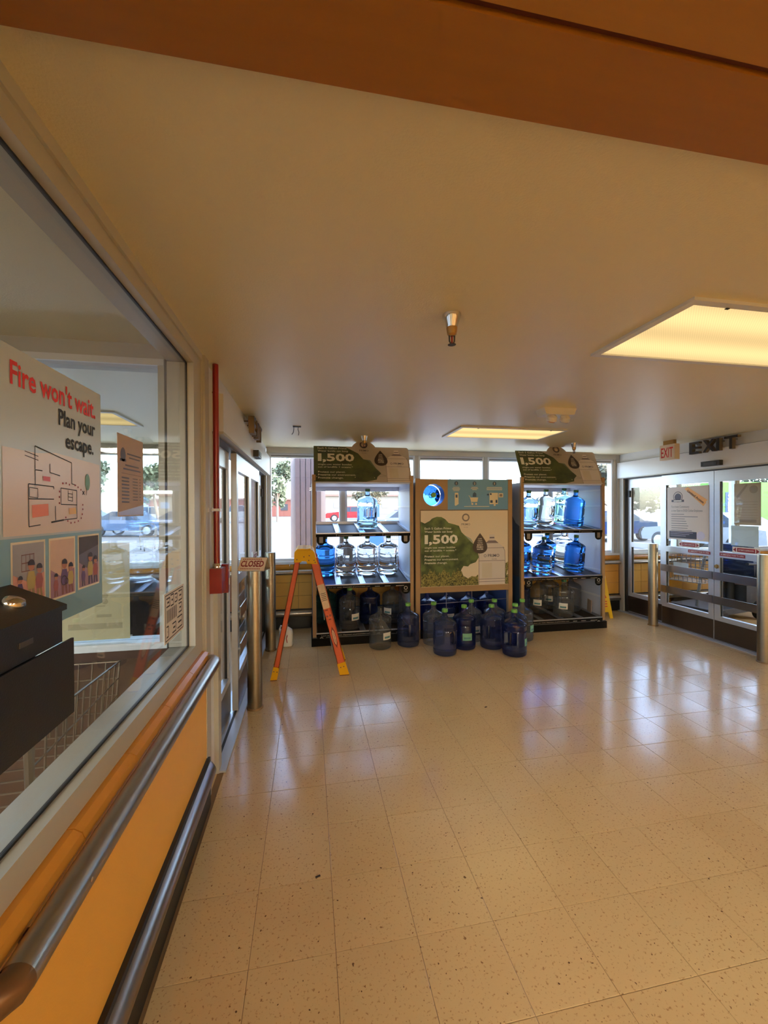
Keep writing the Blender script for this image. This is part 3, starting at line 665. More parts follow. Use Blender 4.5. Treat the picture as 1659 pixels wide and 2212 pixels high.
slab([A[0]+Vector((0,0,.003)), A[1]+Vector((0,0,.003)), Bk[1]+Vector((0,0,.003)), Bk[0]+Vector((0,0,.003))], (0, 0, 1), .003).build('bottom_leaf', M('sign_back', (150, 136, 116), .6), t)
F = Fr(A[0], rd, up); sh = (T_[0]-A[0]).length
F.text(MB(), 'CLOSED', .014, sh*.32, sh*.42, L_-.028, .028, .001).build('lettering', INKD, t)
m_ = MB(); 
for k in range(11): F.rect(m_, .022+k*.0145, sh*.80, .032+k*.0145, sh*.90, .001)
for k in range(12): F.rect(m_, .02+k*.0135, sh*.12, .03+k*.0135, sh*.2, .001)
m_.build('fine_print', M('ink_faded', (190, 110, 84), .6), t)

# ================================================================== FIRE ALARM ON THE POST
t = thing('fire_alarm', 'red fire alarm pull station with red conduit from the ceiling', 'alarm', (-.515, 2.48, 1.05))
MB().tube([(-.525, 2.485, 1.28), (-.525, 2.485, H-.004)], .0165, 14).build('conduit', RED, t)
MB().lathe([(.024, 0), (.024, .02), (.018, .028)], 12, (-.525, 2.485, 1.272)).build('conduit_nut', CHROME, t)
cl = MB().box(-.552, -.5, 2.465, 2.505, 1.60, 1.615).box(-.552, -.545, 2.40, 2.56, 1.595, 1.62).build('pipe_clamp', ALU, t)
bx_ = MB().box(-.552, -.487, 2.425, 2.545, 1.135, 1.275).build('back_box', RED, t)
pl = MB().box(-.552+.005, -.475, 2.545, 2.585, 1.115, 1.285).build('pull_plate', RED, t)
F = Fr((-.475, 0, 0), (0, 1, 0), (0, 0, 1)); F.text(MB(), 'FIRE', 2.55, 1.24, .012, .03, .01).build('lettering', INKW, pl); F.rect(MB(), 2.55, 1.16, 2.58, 1.20, .004).build('pull_handle', INKW, pl)

# ================================================================== THINGS ON THE INTERIOR WINDOW
GX = -.6025
def sheet(par, name, mat, y0, y1, z0, z1, curl=.004, n=10, x=GX, wave=3.):
    m_ = MB(); 
    for j in range(n+1):
        for i in range(n+1):
            a, b = i/n, j/n; d = .001+curl*(a**4+ .5*(1-b)**4*a + .35*(math.sin(b*wave*3.1)*.5+.5)*a**6)
            m_.v.append(Vector((x+d, y0+(y1-y0)*a, z0+(z1-z0)*b)))
    for j in range(n):
        for i in range(n):
            k = j*(n+1)+i; m_.f.append((k, k+1, k+n+2, k+n+1))
    m_.smooth = True; return m_.build(name, mat, par)
py0, py1, pz0, pz1 = .905, 1.328, 1.335, 1.945
t = thing('fire_poster', 'fire escape plan poster with red headline taped to the interior window', 'poster', (GX, 1.117, pz0))
def flatsheet(par, name, mat, y0, y1, z0, z1, x): return MB().box(GX, x, y0, y1, z0, z1).build(name, mat, par)
flatsheet(t, 'sheet', M('poster_grey_blue', (188, 202, 214), .3, var=.06, scale=3, spec=.6), py0, py1, pz0, pz1, GX+.002)
F = Fr((GX+.002, 0, 0), (0, 1, 0), (0, 0, 1))
F.rect(MB(), py0, pz0, py1, 1.548, .0004).build('blue_band', M('poster_blue', (124, 166, 196), .3), t)
F.poly(MB(), [(.935, 1.553), (1.318, 1.553), (1.318, 1.738), (1.11, 1.745), (1.04, 1.735), (.935, 1.735)], .0008).build('plan_ground', M('poster_peach', (222, 208, 200), .3, var=.04), t)
F.text(MB(), "Fire won't wait.", .958, 1.868, .048, .338, .02, .0012).build('red_headline', INKR, t)
F.text(MB(), 'Plan your', 1.122, 1.817, .038, .172, .022, .0012).build('headline', INK, t); F.text(MB(), 'escape.', 1.15, 1.764, .038, .134, .022, .0012).build('headline', INK, t)
pl_ = MB(); K = lambda a, b: (.935+(a-65)/(690)*.385, 1.553+(1590-b)/640*.19)
def kl(pts, wd=.0022): F.line(pl_, [K(*p) for p in pts], wd, .0016)
kl([(200,1530),(200,1215),(360,1220)]); kl([(200,1325),(360,1320)]); kl([(360,1220),(360,1240)]); kl([(240,1215),(240,1105),(285,1105)]); kl([(240,1100),(240,925),(495,1000),(495,1130)]); kl([(410,1360),(410,1225),(535,1235),(535,1480),(430,1490)]); kl([(410,1360),(535,1362)]); kl([(200,1530),(270,1520)]); kl([(340,1505),(430,1490)], .004); kl([(370,1490),(370,1375)]); kl([(495,1130),(495,1180),(530,1190)]); kl([(335,1040),(335,1110),(405,1125)]); kl([(180,1010),(260,1030)], .0016); kl([(180,980),(260,1000)], .0016); kl([(465,1240),(465,1325),(500,1330),(500,1245)], .0016); kl([(465,1265),(500,1270)], .0016); kl([(465,1295),(500,1300)], .0016); kl([(205,1240),(205,1310),(255,1315),(255,1245),(205,1240)], .0016)
pl_.build('floor_plan', INK, t)
def kp(name, mat, pts): F.poly(MB(), [K(*p) for p in pts][::-1], .0019).build(name, mat, t)
OR_ = M('print_orange', (224, 122, 48), .4); kp('bed_print', OR_, [(218,1370),(320,1358),(322,1450),(220,1465)]); kp('desk_print', M('print_gold', (222, 178, 70), .4), [(470,1390),(525,1385),(528,1440),(472,1445)]); kp('table_print', M('print_red', (200, 80, 70), .4), [(288,1145),(335,1145),(335,1182),(288,1180)])
m_ = MB(); 
for q in [(425,1185),(450,1180),(475,1190),(520,1190),(545,1205),(570,1225),(585,1360),(585,1400),(580,1445),(570,1480),(545,1505),(515,1515),(485,1518),(460,1500),(445,1470),(398,1350),(398,1300),(400,1255)]: F.disc(m_, *K(*q), .0028, .0017, 6)
m_.build('escape_route_print', INKD, t)
m_ = MB(); F.disc(m_, *K(630,1150), .012, .0018, 16, 1.9); m_.build('tree_print', M('print_leaf', (98, 140, 96), .4), t); F.line(MB(), [K(618,1270), K(628,1180)], .003, .0018).build('tree_trunk_print', M('print_bark', (120, 96, 76), .4), t)
F.line(F.line(MB(), [K(585,1235), K(603,1268)], .003), [K(603,1235), K(585,1268)], .003).build('cross_print', INK, t)
for ya, yb, za, zb, cols in ((.955, 1.066, 1.405, 1.540, ((150,150,160),(206,150,132),(66,40,52),(150,130,80))), (1.079, 1.188, 1.392, 1.540, ((206,178,156),(150,118,140),(196,120,100),(120,76,70))), (1.20, 1.310, 1.396, 1.540, ((90,84,100),(150,124,140),(196,150,140),(60,56,84)))):
    p = F.rect(MB(), ya, za, yb, zb, .001).build('photo_border', INKW, t)
    ya += .005; yb -= .005; za += .005; zb -= .005; w_ = yb-ya; h_ = zb-za
    F.rect(MB(), ya, za, yb, zb, .0014).build('photo_ground', M('ph%d' % sum(cols[0]), cols[0], .4, var=.15, scale=20), p)
    F.poly(MB(), [(ya, za), (yb, za), (yb, za+h_*.45), (ya+w_*.4, za+h_*.35), (ya, za+h_*.5)], .0017).build('photo_shape', M('ph%d' % sum(cols[1]), cols[1], .4, var=.1), p)
    if ya < 1.0:
        m_ = MB()
        for k in range(4): F.rect(m_, ya+w_*(.25+k*.13), za+h_*.52, ya+w_*(.265+k*.13), zb-h_*.18, .0018)
        for k in range(3): F.rect(m_, ya+w_*.25, za+h_*(.52+k*.14), ya+w_*.66, za+h_*(.535+k*.14), .0018)
        m_.build('photo_window', M('ph_bars', (110, 66, 62), .5), p)
    elif ya < 1.15: F.ring(F.ring(MB(), ya+w_*.52, za+h_*.26, .010, .0125, .0029), ya+w_*.62, za+h_*.24, .006, .008, .0029).build('photo_wheels', M('ph_wheel', (60, 44, 50), .5), p)
    else: F.poly(MB(), [(ya, zb-h_*.35), (yb, zb-h_*.2), (yb, zb), (ya, zb)], .0016).build('photo_smoke', M('ph_smoke', (62, 58, 66), .6, var=.3, scale=30), p)
    tops = ((176, 160, 92), (150, 84, 78), (92, 70, 120))
    for i_, (cx_, s_) in enumerate(((.20, .75), (.55, 1.15), (.82, 1.0))):
        cx_ = ya+w_*cx_; hz_ = za+.066*s_; mt_ = M('ph_top%d' % ((i_+len(cols)+sum(cols[0])) % 3), tops[(i_+len(cols)+sum(cols[0])) % 3], .5); SK = M('ph_skin', (172, 116, 88), .5); HR = M('ph_hair', (40, 26, 30), .5)
        g = F.poly(MB(), [(cx_-.010*s_, za+.022*s_), (cx_+.009*s_, za+.022*s_), (cx_+.0125*s_, za+.040*s_), (cx_+.008*s_, za+.055*s_), (cx_-.008*s_, za+.056*s_), (cx_-.013*s_, za+.042*s_)], .0022).build('photo_figure', mt_, p)
        F.poly(F.poly(MB(), [(cx_-.010*s_, za+.002), (cx_-.003*s_, za+.002), (cx_-.0005*s_, za+.024*s_), (cx_-.009*s_, za+.024*s_)], .0021), [(cx_+.004*s_, za+.002), (cx_+.011*s_, za+.002), (cx_+.008*s_, za+.024*s_), (cx_+.0005*s_, za+.024*s_)], .0021).build('photo_legs', M('ph%d' % sum(cols[3]), cols[3], .4), p)
        F.disc(MB(), cx_, hz_, .0090*s_, .0024, 14, 1.12).build('photo_face', SK, p)
        F.poly(MB(), [(cx_+.0100*s_*math.cos(R(a_)), hz_+.0015*s_+.0105*s_*math.sin(R(a_))) for a_ in range(-10, 200, 21)], .0026).build('photo_hair', HR, p)
# notice to the right of the poster
t = thing('hours_notice', 'laminated opening-hours notice on the interior window, right of the fire poster', 'notice', (GX, 1.54, 1.586))
flatsheet(t, 'sheet', paper_mat('notice_beige', (200, 176, 158), .3), 1.436, 1.64, 1.586, 1.856, GX+.0012); F = Fr((GX+.0012, 0, 0), (0, 1, 0), (0, 0, 1))
m_ = MB(); F.disc(m_, 1.475, 1.79, .019, .0006, 16, 1.25); F.rect(m_, 1.452, 1.768, 1.498, 1.776, .0006); m_.build('crest', M('ink_brown', (70, 50, 44), .5), t)
m_ = MB()
for k, (a, b, z) in enumerate([(1.505,1.62,1.794),(1.52,1.61,1.782),(1.49,1.60,1.755),(1.475,1.615,1.742),(1.462,1.622,1.728)]): F.rect(m_, a, z, b, z+(.005 if k < 4 else .0015), .0006)
for k in range(8):
    F.rect(m_, 1.463, 1.712-k*.0115, 1.52, 1.717-k*.0115, .0006)
    F.rect(m_, 1.547, 1.714-k*.0105, 1.59, 1.717-k*.0105, .0006); F.rect(m_, 1.605, 1.714-k*.0105, 1.613, 1.718-k*.0105, .0006)
m_.build('print_lines', M('ink_brown', (70, 50, 44), .5), t)
F.poly(MB(), [(1.44, 1.59), (1.636, 1.59), (1.636, 1.625), (1.53, 1.612), (1.44, 1.60)], .0005).build('blue_tape_band', M('print_lilac', (150, 150, 190), .3), t)
# barcode-like sheet at the window end
t = thing('pattern_sheet', 'white sheet with black bar pattern at the end of the interior window', 'notice', (GX, 1.985, 1.036))
flatsheet(t, 'sheet', PAPER, 1.85, 2.118, 1.036, 1.25, GX+.0012)
m_ = MB(); F.line(m_, [(1.862,1.046),(2.106,1.046),(2.106,1.24),(1.862,1.24),(1.862,1.046)], .004, .0006); rr = random.Random(3)
for k in range(11): F.rect(m_, 1.88+k*.0125, 1.12, 1.886+k*.0125, 1.175, .0006)
for (a, b, c, d) in [(1.875,1.19,1.92,1.225),(1.93,1.185,1.97,1.232),(1.985,1.19,2.02,1.225),(2.04,1.185,2.09,1.228),(2.04,1.13,2.085,1.17),(1.875,1.06,1.9,1.105),(1.95,1.06,2.0,1.10),(2.02,1.06,2.09,1.11)]:
    F.line(m_, [(a,b),(c,b),(c,d),(a,d)], .006, .0006); F.rect(m_, a+.012, (b+d)/2-.004, c-.01, (b+d)/2+.004, .0006)
m_.build('bar_print', INK, t)
# black suggestion box
t = thing('suggestion_box', 'black metal suggestion box with sloped lid and card pocket on the interior window', 'box', (-.55, .75, 1.17))
by0, by1 = .40, .955
MB().prism([(-.609, 1.335), (-.503, 1.335), (-.503, 1.400), (-.609, 1.448)], (0, by1-.008, 0), (1, 0, 0), (0, 0, 1), (0, 1, 0), by1-by0-.016).build('upper_box', BLKP, t)
MB().prism([(-.609, 1.4485), (-.498, 1.400), (-.498, 1.4105), (-.609, 1.459)], (0, by1, 0), (1, 0, 0), (0, 0, 1), (0, 1, 0), by1-by0).build('lid', BLKP, t)
pk = MB(); pk.box(-.502, -.497, by0, by1+.022, 1.175, 1.334); pk.box(-.609, -.502, by0, by0+.005, 1.175, 1.30); pk.box(-.609, -.502, by1+.017, by1+.022, 1.175, 1.30); pk.box(-.609, -.502, by0, by1+.022, 1.175, 1.18); pk.box(-.609, -.605, by0, by1+.022, 1.175, 1.334)
pk.build('card_pocket', BLKP, t)
MB().lathe([(.019, 0), (.0195, .005), (.016, .011), (.008, .014), (.001, .0145)], 24, (-.545, .872, 1.4305)).rotated(R(23.5), (-.545, .872, 1.4305), 'Y').build('lock_knob', CHROME, t)
box('slot_label', M('slot_grey', (88, 84, 80), .4, .5), t, -.503, -.5015, .82, .855, 1.362, 1.372)
# back of a poster on the partition
t = thing('poster_back', 'plain olive-beige back of a poster on the far partition', 'poster', (-1.12, 2.31, .945))
MB().box(-1.33, -.915, 2.3095, 2.311, .945, 1.44).build('sheet', M('poster_back', (176, 168, 132), .5, var=.05), t)
F = Fr((0, 2.3095, 0), (1, 0, 0), (0, 0, 1)); m_ = MB(); F.rect(m_, -1.2, 1.0, -.95, 1.03, .0006); F.rect(m_, -1.07, 1.06, -1.0, 1.075, .0006); F.disc(m_, -1.03, 1.14, .014, .0006); F.disc(m_, -1.03, 1.17, .014, .0006); F.rect(m_, -1.08, 1.115, -1.03, 1.12, .0006)
m_.build('show_through_print', M('print_faint', (150, 140, 108), .5), t)
# posters on the right doors
t = thing('access_poster', 'restricted access poster with a round crest on the right sliding door', 'poster', (XR-.004, 4.45, 1.18))
box('sheet', paper_mat('poster_cream', (226, 214, 202), .35), t, XR-.0035, XR-.0015, 4.175, 4.765, 1.19, 1.885)
F = Fr((XR-.0035, 0, 0), (0, -1, 0), (0, 0, 1)); C_ = lambda a, b: (-4.765+(a-250)/(840-250)*.59, 1.885-(b-780)/(1500-780)*.695)
m_ = MB(); F.ring(m_, *C_(415, 915), .062, .07); F.disc(m_, *C_(415, 920), .05); F.rect(m_, *C_(320, 985), *C_(505, 955)); m_.build('crest', M('ink_crest', (66, 50, 52), .5), t)
F.rect(MB(), *C_(352, 978), *C_(470, 962), .0016).build('crest_ribbon', INKW, t)
F.poly(MB(), [C_(512,812), C_(556,788), C_(822,968), C_(800,985), C_(805,1000), C_(770,1046)][::-1], .001).build('orange_ribbon', M('print_amber', (226, 156, 58), .4), t)
F.text(MB(), 'Limited Access', *C_(548, 848), .030, .27, .014, .003, ang=R(-36)).build('ribbon_lettering', INK, t)
F.text(MB(), 'Fort Irwin Commissary', *C_(318, 1065), .03, .26, .0, .001).build('lettering', GREYP, t); F.text(MB(), 'is now Open to DOD Civilian Employees', *C_(318, 1118), .03, .44, .0, .001).build('lettering', GREYP, t)
m_ = MB()
for k, (wd, ind) in enumerate([(.19, 0), (.38, 0), (.20, 0), (.22, 0), (.23, 0), (.25, 0), (.24, 0), (.3, 0)]): F.rect(m_, C_(315, 0)[0], 1.52-k*.03, C_(315, 0)[0]+wd, 1.528-k*.03)
m_.build('print_lines', GREYP, t)
F.rect(MB(), *C_(285, 1480), *C_(680, 1385)).build('dark_band', M('ink_band', (52, 42, 48), .5), t)
m_ = MB(); 
for k in range(3): F.rect(m_, C_(300, 0)[0], 1.283-k*.022, C_(300, 0)[0]+.33-.05*k, 1.289-k*.022, .0016)
m_.build('band_lines', M('ink_lilac', (176, 160, 170), .5), t)
F.disc(MB(), *C_(735, 1430), .055, .0014).build('seal', M('seal_lilac', (206, 198, 212), .4), t)
t = thing('posted_sheet', 'tan paper sheet hung outside the right-hand sliding panel', 'notice', (XR+.05, 3.76, 1.41))
box('sheet', paper_mat('sheet_tan', (214, 198, 170), .5), t, XR+.028, XR+.0295, 3.615, 3.90, 1.412, 1.882)
F = Fr((XR+.028, 0, 0), (0, -1, 0), (0, 0, 1)); m_ = MB(); F.disc(m_, -3.69, 1.81, .045, .0008); F.poly(m_, [(-3.88,1.73),(-3.86,1.71),(-3.75,1.86),(-3.77,1.87)], .0008); F.rect(m_, -3.84, 1.44, -3.66, 1.475, .0008)
for k in range(7): F.rect(m_, -3.85, 1.67-k*.03, -3.65, 1.674-k*.03, .0008)
m_.build('show_through_print', M('print_faint2', (186, 164, 132), .6), t)
t = thing('blank_sheet', 'pale blank plastic sheet below the tan sheet on the right door', 'notice', (XR+.05, 3.79, 1.17))
box('sheet', paper_mat('pale_film', (222, 228, 228), .6), t, XR+.028, XR+.0295, 3.64, 3.935, 1.17, 1.40)

# ================================================================== STEP LADDER
t = thing('step_ladder', 'orange fibreglass step ladder with yellow top and feet', 'ladder', (0, 4.15, 0))
apex_z = 1.10
def rail(par, yn, foot, head, wd, nm, dep=.028, side=1):
    a = Vector((foot, yn, .055)); b = Vector((head, yn, 1.14)); d = (b-a).normalized(); sx = Vector((d.z, 0, -d.x))
    th = .005; m_ = MB()
    def pr(o1, o2, y0, y1):
        q = [a+sx*o1, a+sx*o2, b+sx*o2, b+sx*o1]
        m_.add([p+Vector((0, y0, 0)) for p in q]+[p+Vector((0, y1, 0)) for p in q], [(0,1,2,3),(7,6,5,4),(0,4,5,1),(1,5,6,2),(2,6,7,3),(3,7,4,0)])
    pr(-wd/2, wd/2, 0, th*side); pr(-wd/2, -wd/2+th, 0, dep*side); pr(wd/2-th, wd/2, 0, dep*side)
    o = m_.build(nm, ORANGE, par)
    f = MB(); bot = a-d*.06; q = [Vector((bot.x-wd*.62, 0, 0)), Vector((bot.x+wd*.62, 0, 0)), a+d*.07+sx*(wd/2+.003), a+d*.07-sx*(wd/2+.003)]
    y0, y1 = (yn-.004*side, yn+(dep+.004)*side)
    f.add([Vector((p.x, y0, max(p.z, .006))) for p in q]+[Vector((p.x, y1, max(p.z, .006))) for p in q], [(0,1,2,3),(7,6,5,4),(0,4,5,1),(1,5,6,2),(2,6,7,3),(3,7,4,0)])
    ft = f.build('foot', YPLAS, o); MB().box(q[0].x, q[1].x, min(y0, y1), max(y0, y1), 0, .007).build('rubber_pad', M('brown_rubber', (96, 44, 26), .6), ft)
    for k in (-.015, .015): MB().lathe([(.005, 0), (.005, -.003)], 8, (a+d*.03+sx*k+Vector((0, -.004*side, 0))), 'Y').build('rivet', DGREY, ft)
    return o, a, b, d, sx
NY, FY = 3.945, 4.37
rf_, fa, fb, fd, fsx = rail(t, NY, .315, .040, .074, 'front_rail'); rail(t, FY, .315, .040, .074, 'front_rail', side=-1)
rail(t, NY, -.325, -.105, .05, 'rear_rail', .024); rail(t, FY, -.325, -.105, .05, 'rear_rail', .024, -1)
for k in range(3):
    z = .29+k*.29; fr = (z-.055)/1.085; x = .315+(.040-.315)*fr
    m_ = MB().box(x-.045, x+.03, NY+.006, FY-.006, z-.004, z); m_.box(x-.045, x-.041, NY+.006, FY-.006, z-.035, z); m_.box(x+.026, x+.03, NY+.006, FY-.006, z-.035, z)
    m_.build('step', M('step_aluminium', (176, 172, 166), .35, .8), t)
for k in range(2):
    z = .35+k*.4; fr = (z-.055)/1.085; x = -.325+.22*fr
    MB().bar((x, NY+.006, z), (x, FY-.006, z), .03, .012).build('rear_brace', M('step_aluminium', (176, 172, 166), .35, .8), t)
tp = MB().prism([(-.143, 1.108), (-.078, 1.108), (-.07, 1.118), (-.028, 1.115), (-.018, 1.092), (.078, 1.088), (.048, 1.20), (.03, 1.222), (-.125, 1.222), (-.138, 1.20)], (0, NY-.012, 0), (1, 0, 0), (0, 0, 1), (0, -1, 0), FY-NY+.024).build('top_cap', YPLAS, t)
MB().prism([(-.12, 1.222), (.02, 1.222), (.01, 1.236), (-.03, 1.232), (-.06, 1.236), (-.11, 1.234)], (0, NY+.01, 0), (1, 0, 0), (0, 0, 1), (0, -1, 0), FY-NY-.02).build('tool_tray_lip', YPLAS, tp)
for x, z in ((-.115, 1.135), (-.05, 1.16), (.0, 1.17), (-.005, 1.125), (.045, 1.125), (.055, 1.105)): MB().lathe([(.0055, 0), (.0055, -.003)], 8, (x, NY-.012, z), 'Y').build('rivet', DGREY, tp)
MB().bar((-.24, NY-.001, .60), (.175, NY+.4, .60), .0, .0).build('spreader', ALU, t) if False else None
# stickers on the front rail
F = Fr(fa, -fsx, fd) if False else Fr(fa, fsx, fd); FS = Fr(fa, fsx, fd)
if FS.n.y > 0: FS = Fr(fa, -fsx, fd)
sgn = 1
st = FS.poly(MB(), [(-.033, .62), (.033, .62), (.033, .86), (-.033, .86)], .001).build('warning_sticker', M('sticker_tan', (212, 176, 138), .5, var=.15, scale=60), rf_)
m_ = MB()
for k in range(5): FS.rect(m_, -.024, .70+k*.017, .026, .705+k*.017, .0014)
m_.build('sticker_bars', INK, st)
m_ = MB(); FS.disc(m_, -.014, .545, .011, .001, 8); FS.rect(m_, .006, .535, .024, .557, .001); FS.rect(m_, -.02, .60, .006, .61, .001); FS.rect(m_, -.01, .505, .016, .517, .001); m_.build('pictogram', M('ink_rust', (110, 38, 18), .5), rf_)
lg = FS.poly(MB(), [(0, .22), (.016, .27), (.019, .33), (.016, .39), (0, .44), (-.016, .39), (-.019, .33), (-.016, .27)], .001).build('logo_plate', M('ink_maroon', (112, 26, 14), .5), rf_)
FS.poly(MB(), [(0, .25), (.011, .285), (.013, .33), (.011, .375), (0, .41), (-.011, .375), (-.013, .33), (-.011, .285)], .0014).build('logo_ground', M('sticker_tan', (212, 176, 138), .5), lg)
FS.text(MB(), 'WERNER', -.0055, .275, .013, .11, .012, .0018, ang=R(90)).build('logo_lettering', INKR, lg) if False else FS.text(MB(), 'WERNER', -.006, .385, .012, .11, .012, .0018, ang=R(-90)).build('logo_lettering', INKD, lg)

# ================================================================== PRINTED BOARDS
def bottle_art(F, par, x, y, w_, h_, cut=False):
    k = lambda a, b: (x+a*w_, y+b*h_)
    o = F.poly(MB(), [k(*q) for q in [(0,0),(1,0),(1,.46),(.985,.62),(.92,.70),(.75,.77),(.63,.82),(.60,.86),(.60,.93),(.40,.93),(.40,.86),(.37,.82),(.25,.77),(.08,.70),(.015,.62),(0,.46)]], .0012).build('bottle_print', BOTP, par)
    m_ = MB()
    for b in (.05, .10, .44): F.line(m_, [k(0, b), k(1, b)], h_*.008, .0016)
    F.line(m_, [k(.03, .68), k(.97, .68)], h_*.008, .0016); F.rect(m_, *k(.41, .86), *k(.59, .885), .0016); F.line(m_, [k(0, 0), k(0, .46), k(.015, .62), k(.08, .70)], h_*.008, .0016); F.line(m_, [k(1, 0), k(1, .46), k(.985, .62), k(.92, .70)], h_*.008, .0016)
    F.poly(m_, [k(*q) for q in [(.25,.77),(.75,.77),(.63,.82),(.37,.82)]], .0016)
    m_.build('outline_print', M('print_taupe', (112, 98, 100), .5), o)
    F.rect(MB(), *k(.12, .12), *k(.5, .40), .0016).build('highlight_print', M('print_pale', (206, 192, 170), .5), o)
    m_ = MB(); F.text(m_, 'PRIMO', *k(.34, .51), h_*.055, w_*.44, .012, .0018); F.text(m_, 'WATER', *k(.48, .46), h_*.018, w_*.2, 0, .0018); F.ring(m_, *k(.24, .535), w_*.035, w_*.05, .0018); m_.build('logo_print', M('print_slate', (72, 68, 80), .5), o)
def drop_badge(F, par, cx, cy, r):
    o = F.poly(MB(), drop(cx, cy, r), .002).build('drop_badge', M('drop_dark', (48, 36, 34), .5), par); m_ = MB()
    for k, (s_, hh, bd) in enumerate([('LIFE', .13, 0), ('NEEDS', .13, 0), ('WATER', .13, 0), ('MAKE IT', .15, .015), ('PRIMO', .15, .015), ('WATER', .15, .015)]):
        F.text(m_, s_, cx, cy+r*(.62-k*.27), r*hh*1.2, r*(.5+.1*min(k, 4)), bd, .0026, align='C')
    m_.build('badge_lettering', INKW, o)
def copy_text(F, par, x, y1, k, tw):
    m_ = MB()
    F.text(m_, 'Each 5 Gallon Primo', x, y1-.045*k, .030*k, tw*.80, .004, .002); F.text(m_, 'Water bottle can keep', x, y1-.092*k, .030*k, tw*.84, .004, .002)
    F.text(m_, 'single-use water bottles', x, y1-.318*k, .026*k, tw*.92, .004, .002); F.text(m_, 'out of landfills + oceans.*', x, y1-.362*k, .026*k, tw*.95, .004, .002)
    F.text(m_, 'Protect', x, y1-.445*k, .028*k, tw*.29, .016, .002); F.text(m_, 'our planet.', x+tw*.32, y1-.445*k, .028*k, tw*.42, .002, .002)
    F.text(m_, 'Preserve', x, y1-.492*k, .028*k, tw*.33, .016, .002); F.text(m_, 'our environment.', x+tw*.36, y1-.492*k, .028*k, tw*.66, .002, .002)
    F.text(m_, 'Promote', x, y1-.54*k, .028*k, tw*.33, .016, .002); F.text(m_, 'change.', x+tw*.36, y1-.54*k, .028*k, tw*.32, .002, .002)
    m_.build('copy_lettering', INKW, par)
    F.text(F.text(MB(), '1', x, y1-.248*k, .122*k, tw*.10, .03, .0022), ',500', x+tw*.125, y1-.248*k, .122*k, tw*.875, .03, .0022).build('big_number', INKW, par)
def primo_mark(F, par, cx, cy, k, mat):
    m_ = MB(); F.ring(m_, cx, cy, .032*k, .05*k, .0016); F.text(m_, 'PRIMO', cx, cy-.098*k, .026*k, .115*k, .008, .0016, align='C'); F.text(m_, 'WATER', cx, cy-.126*k, .01*k, .06*k, 0, .0016, align='C'); o = m_.build('brand_mark', mat, par)
    F.poly(MB(), drop(cx, cy-.004*k, .018*k), .002).build('brand_drop', BOARD, o)

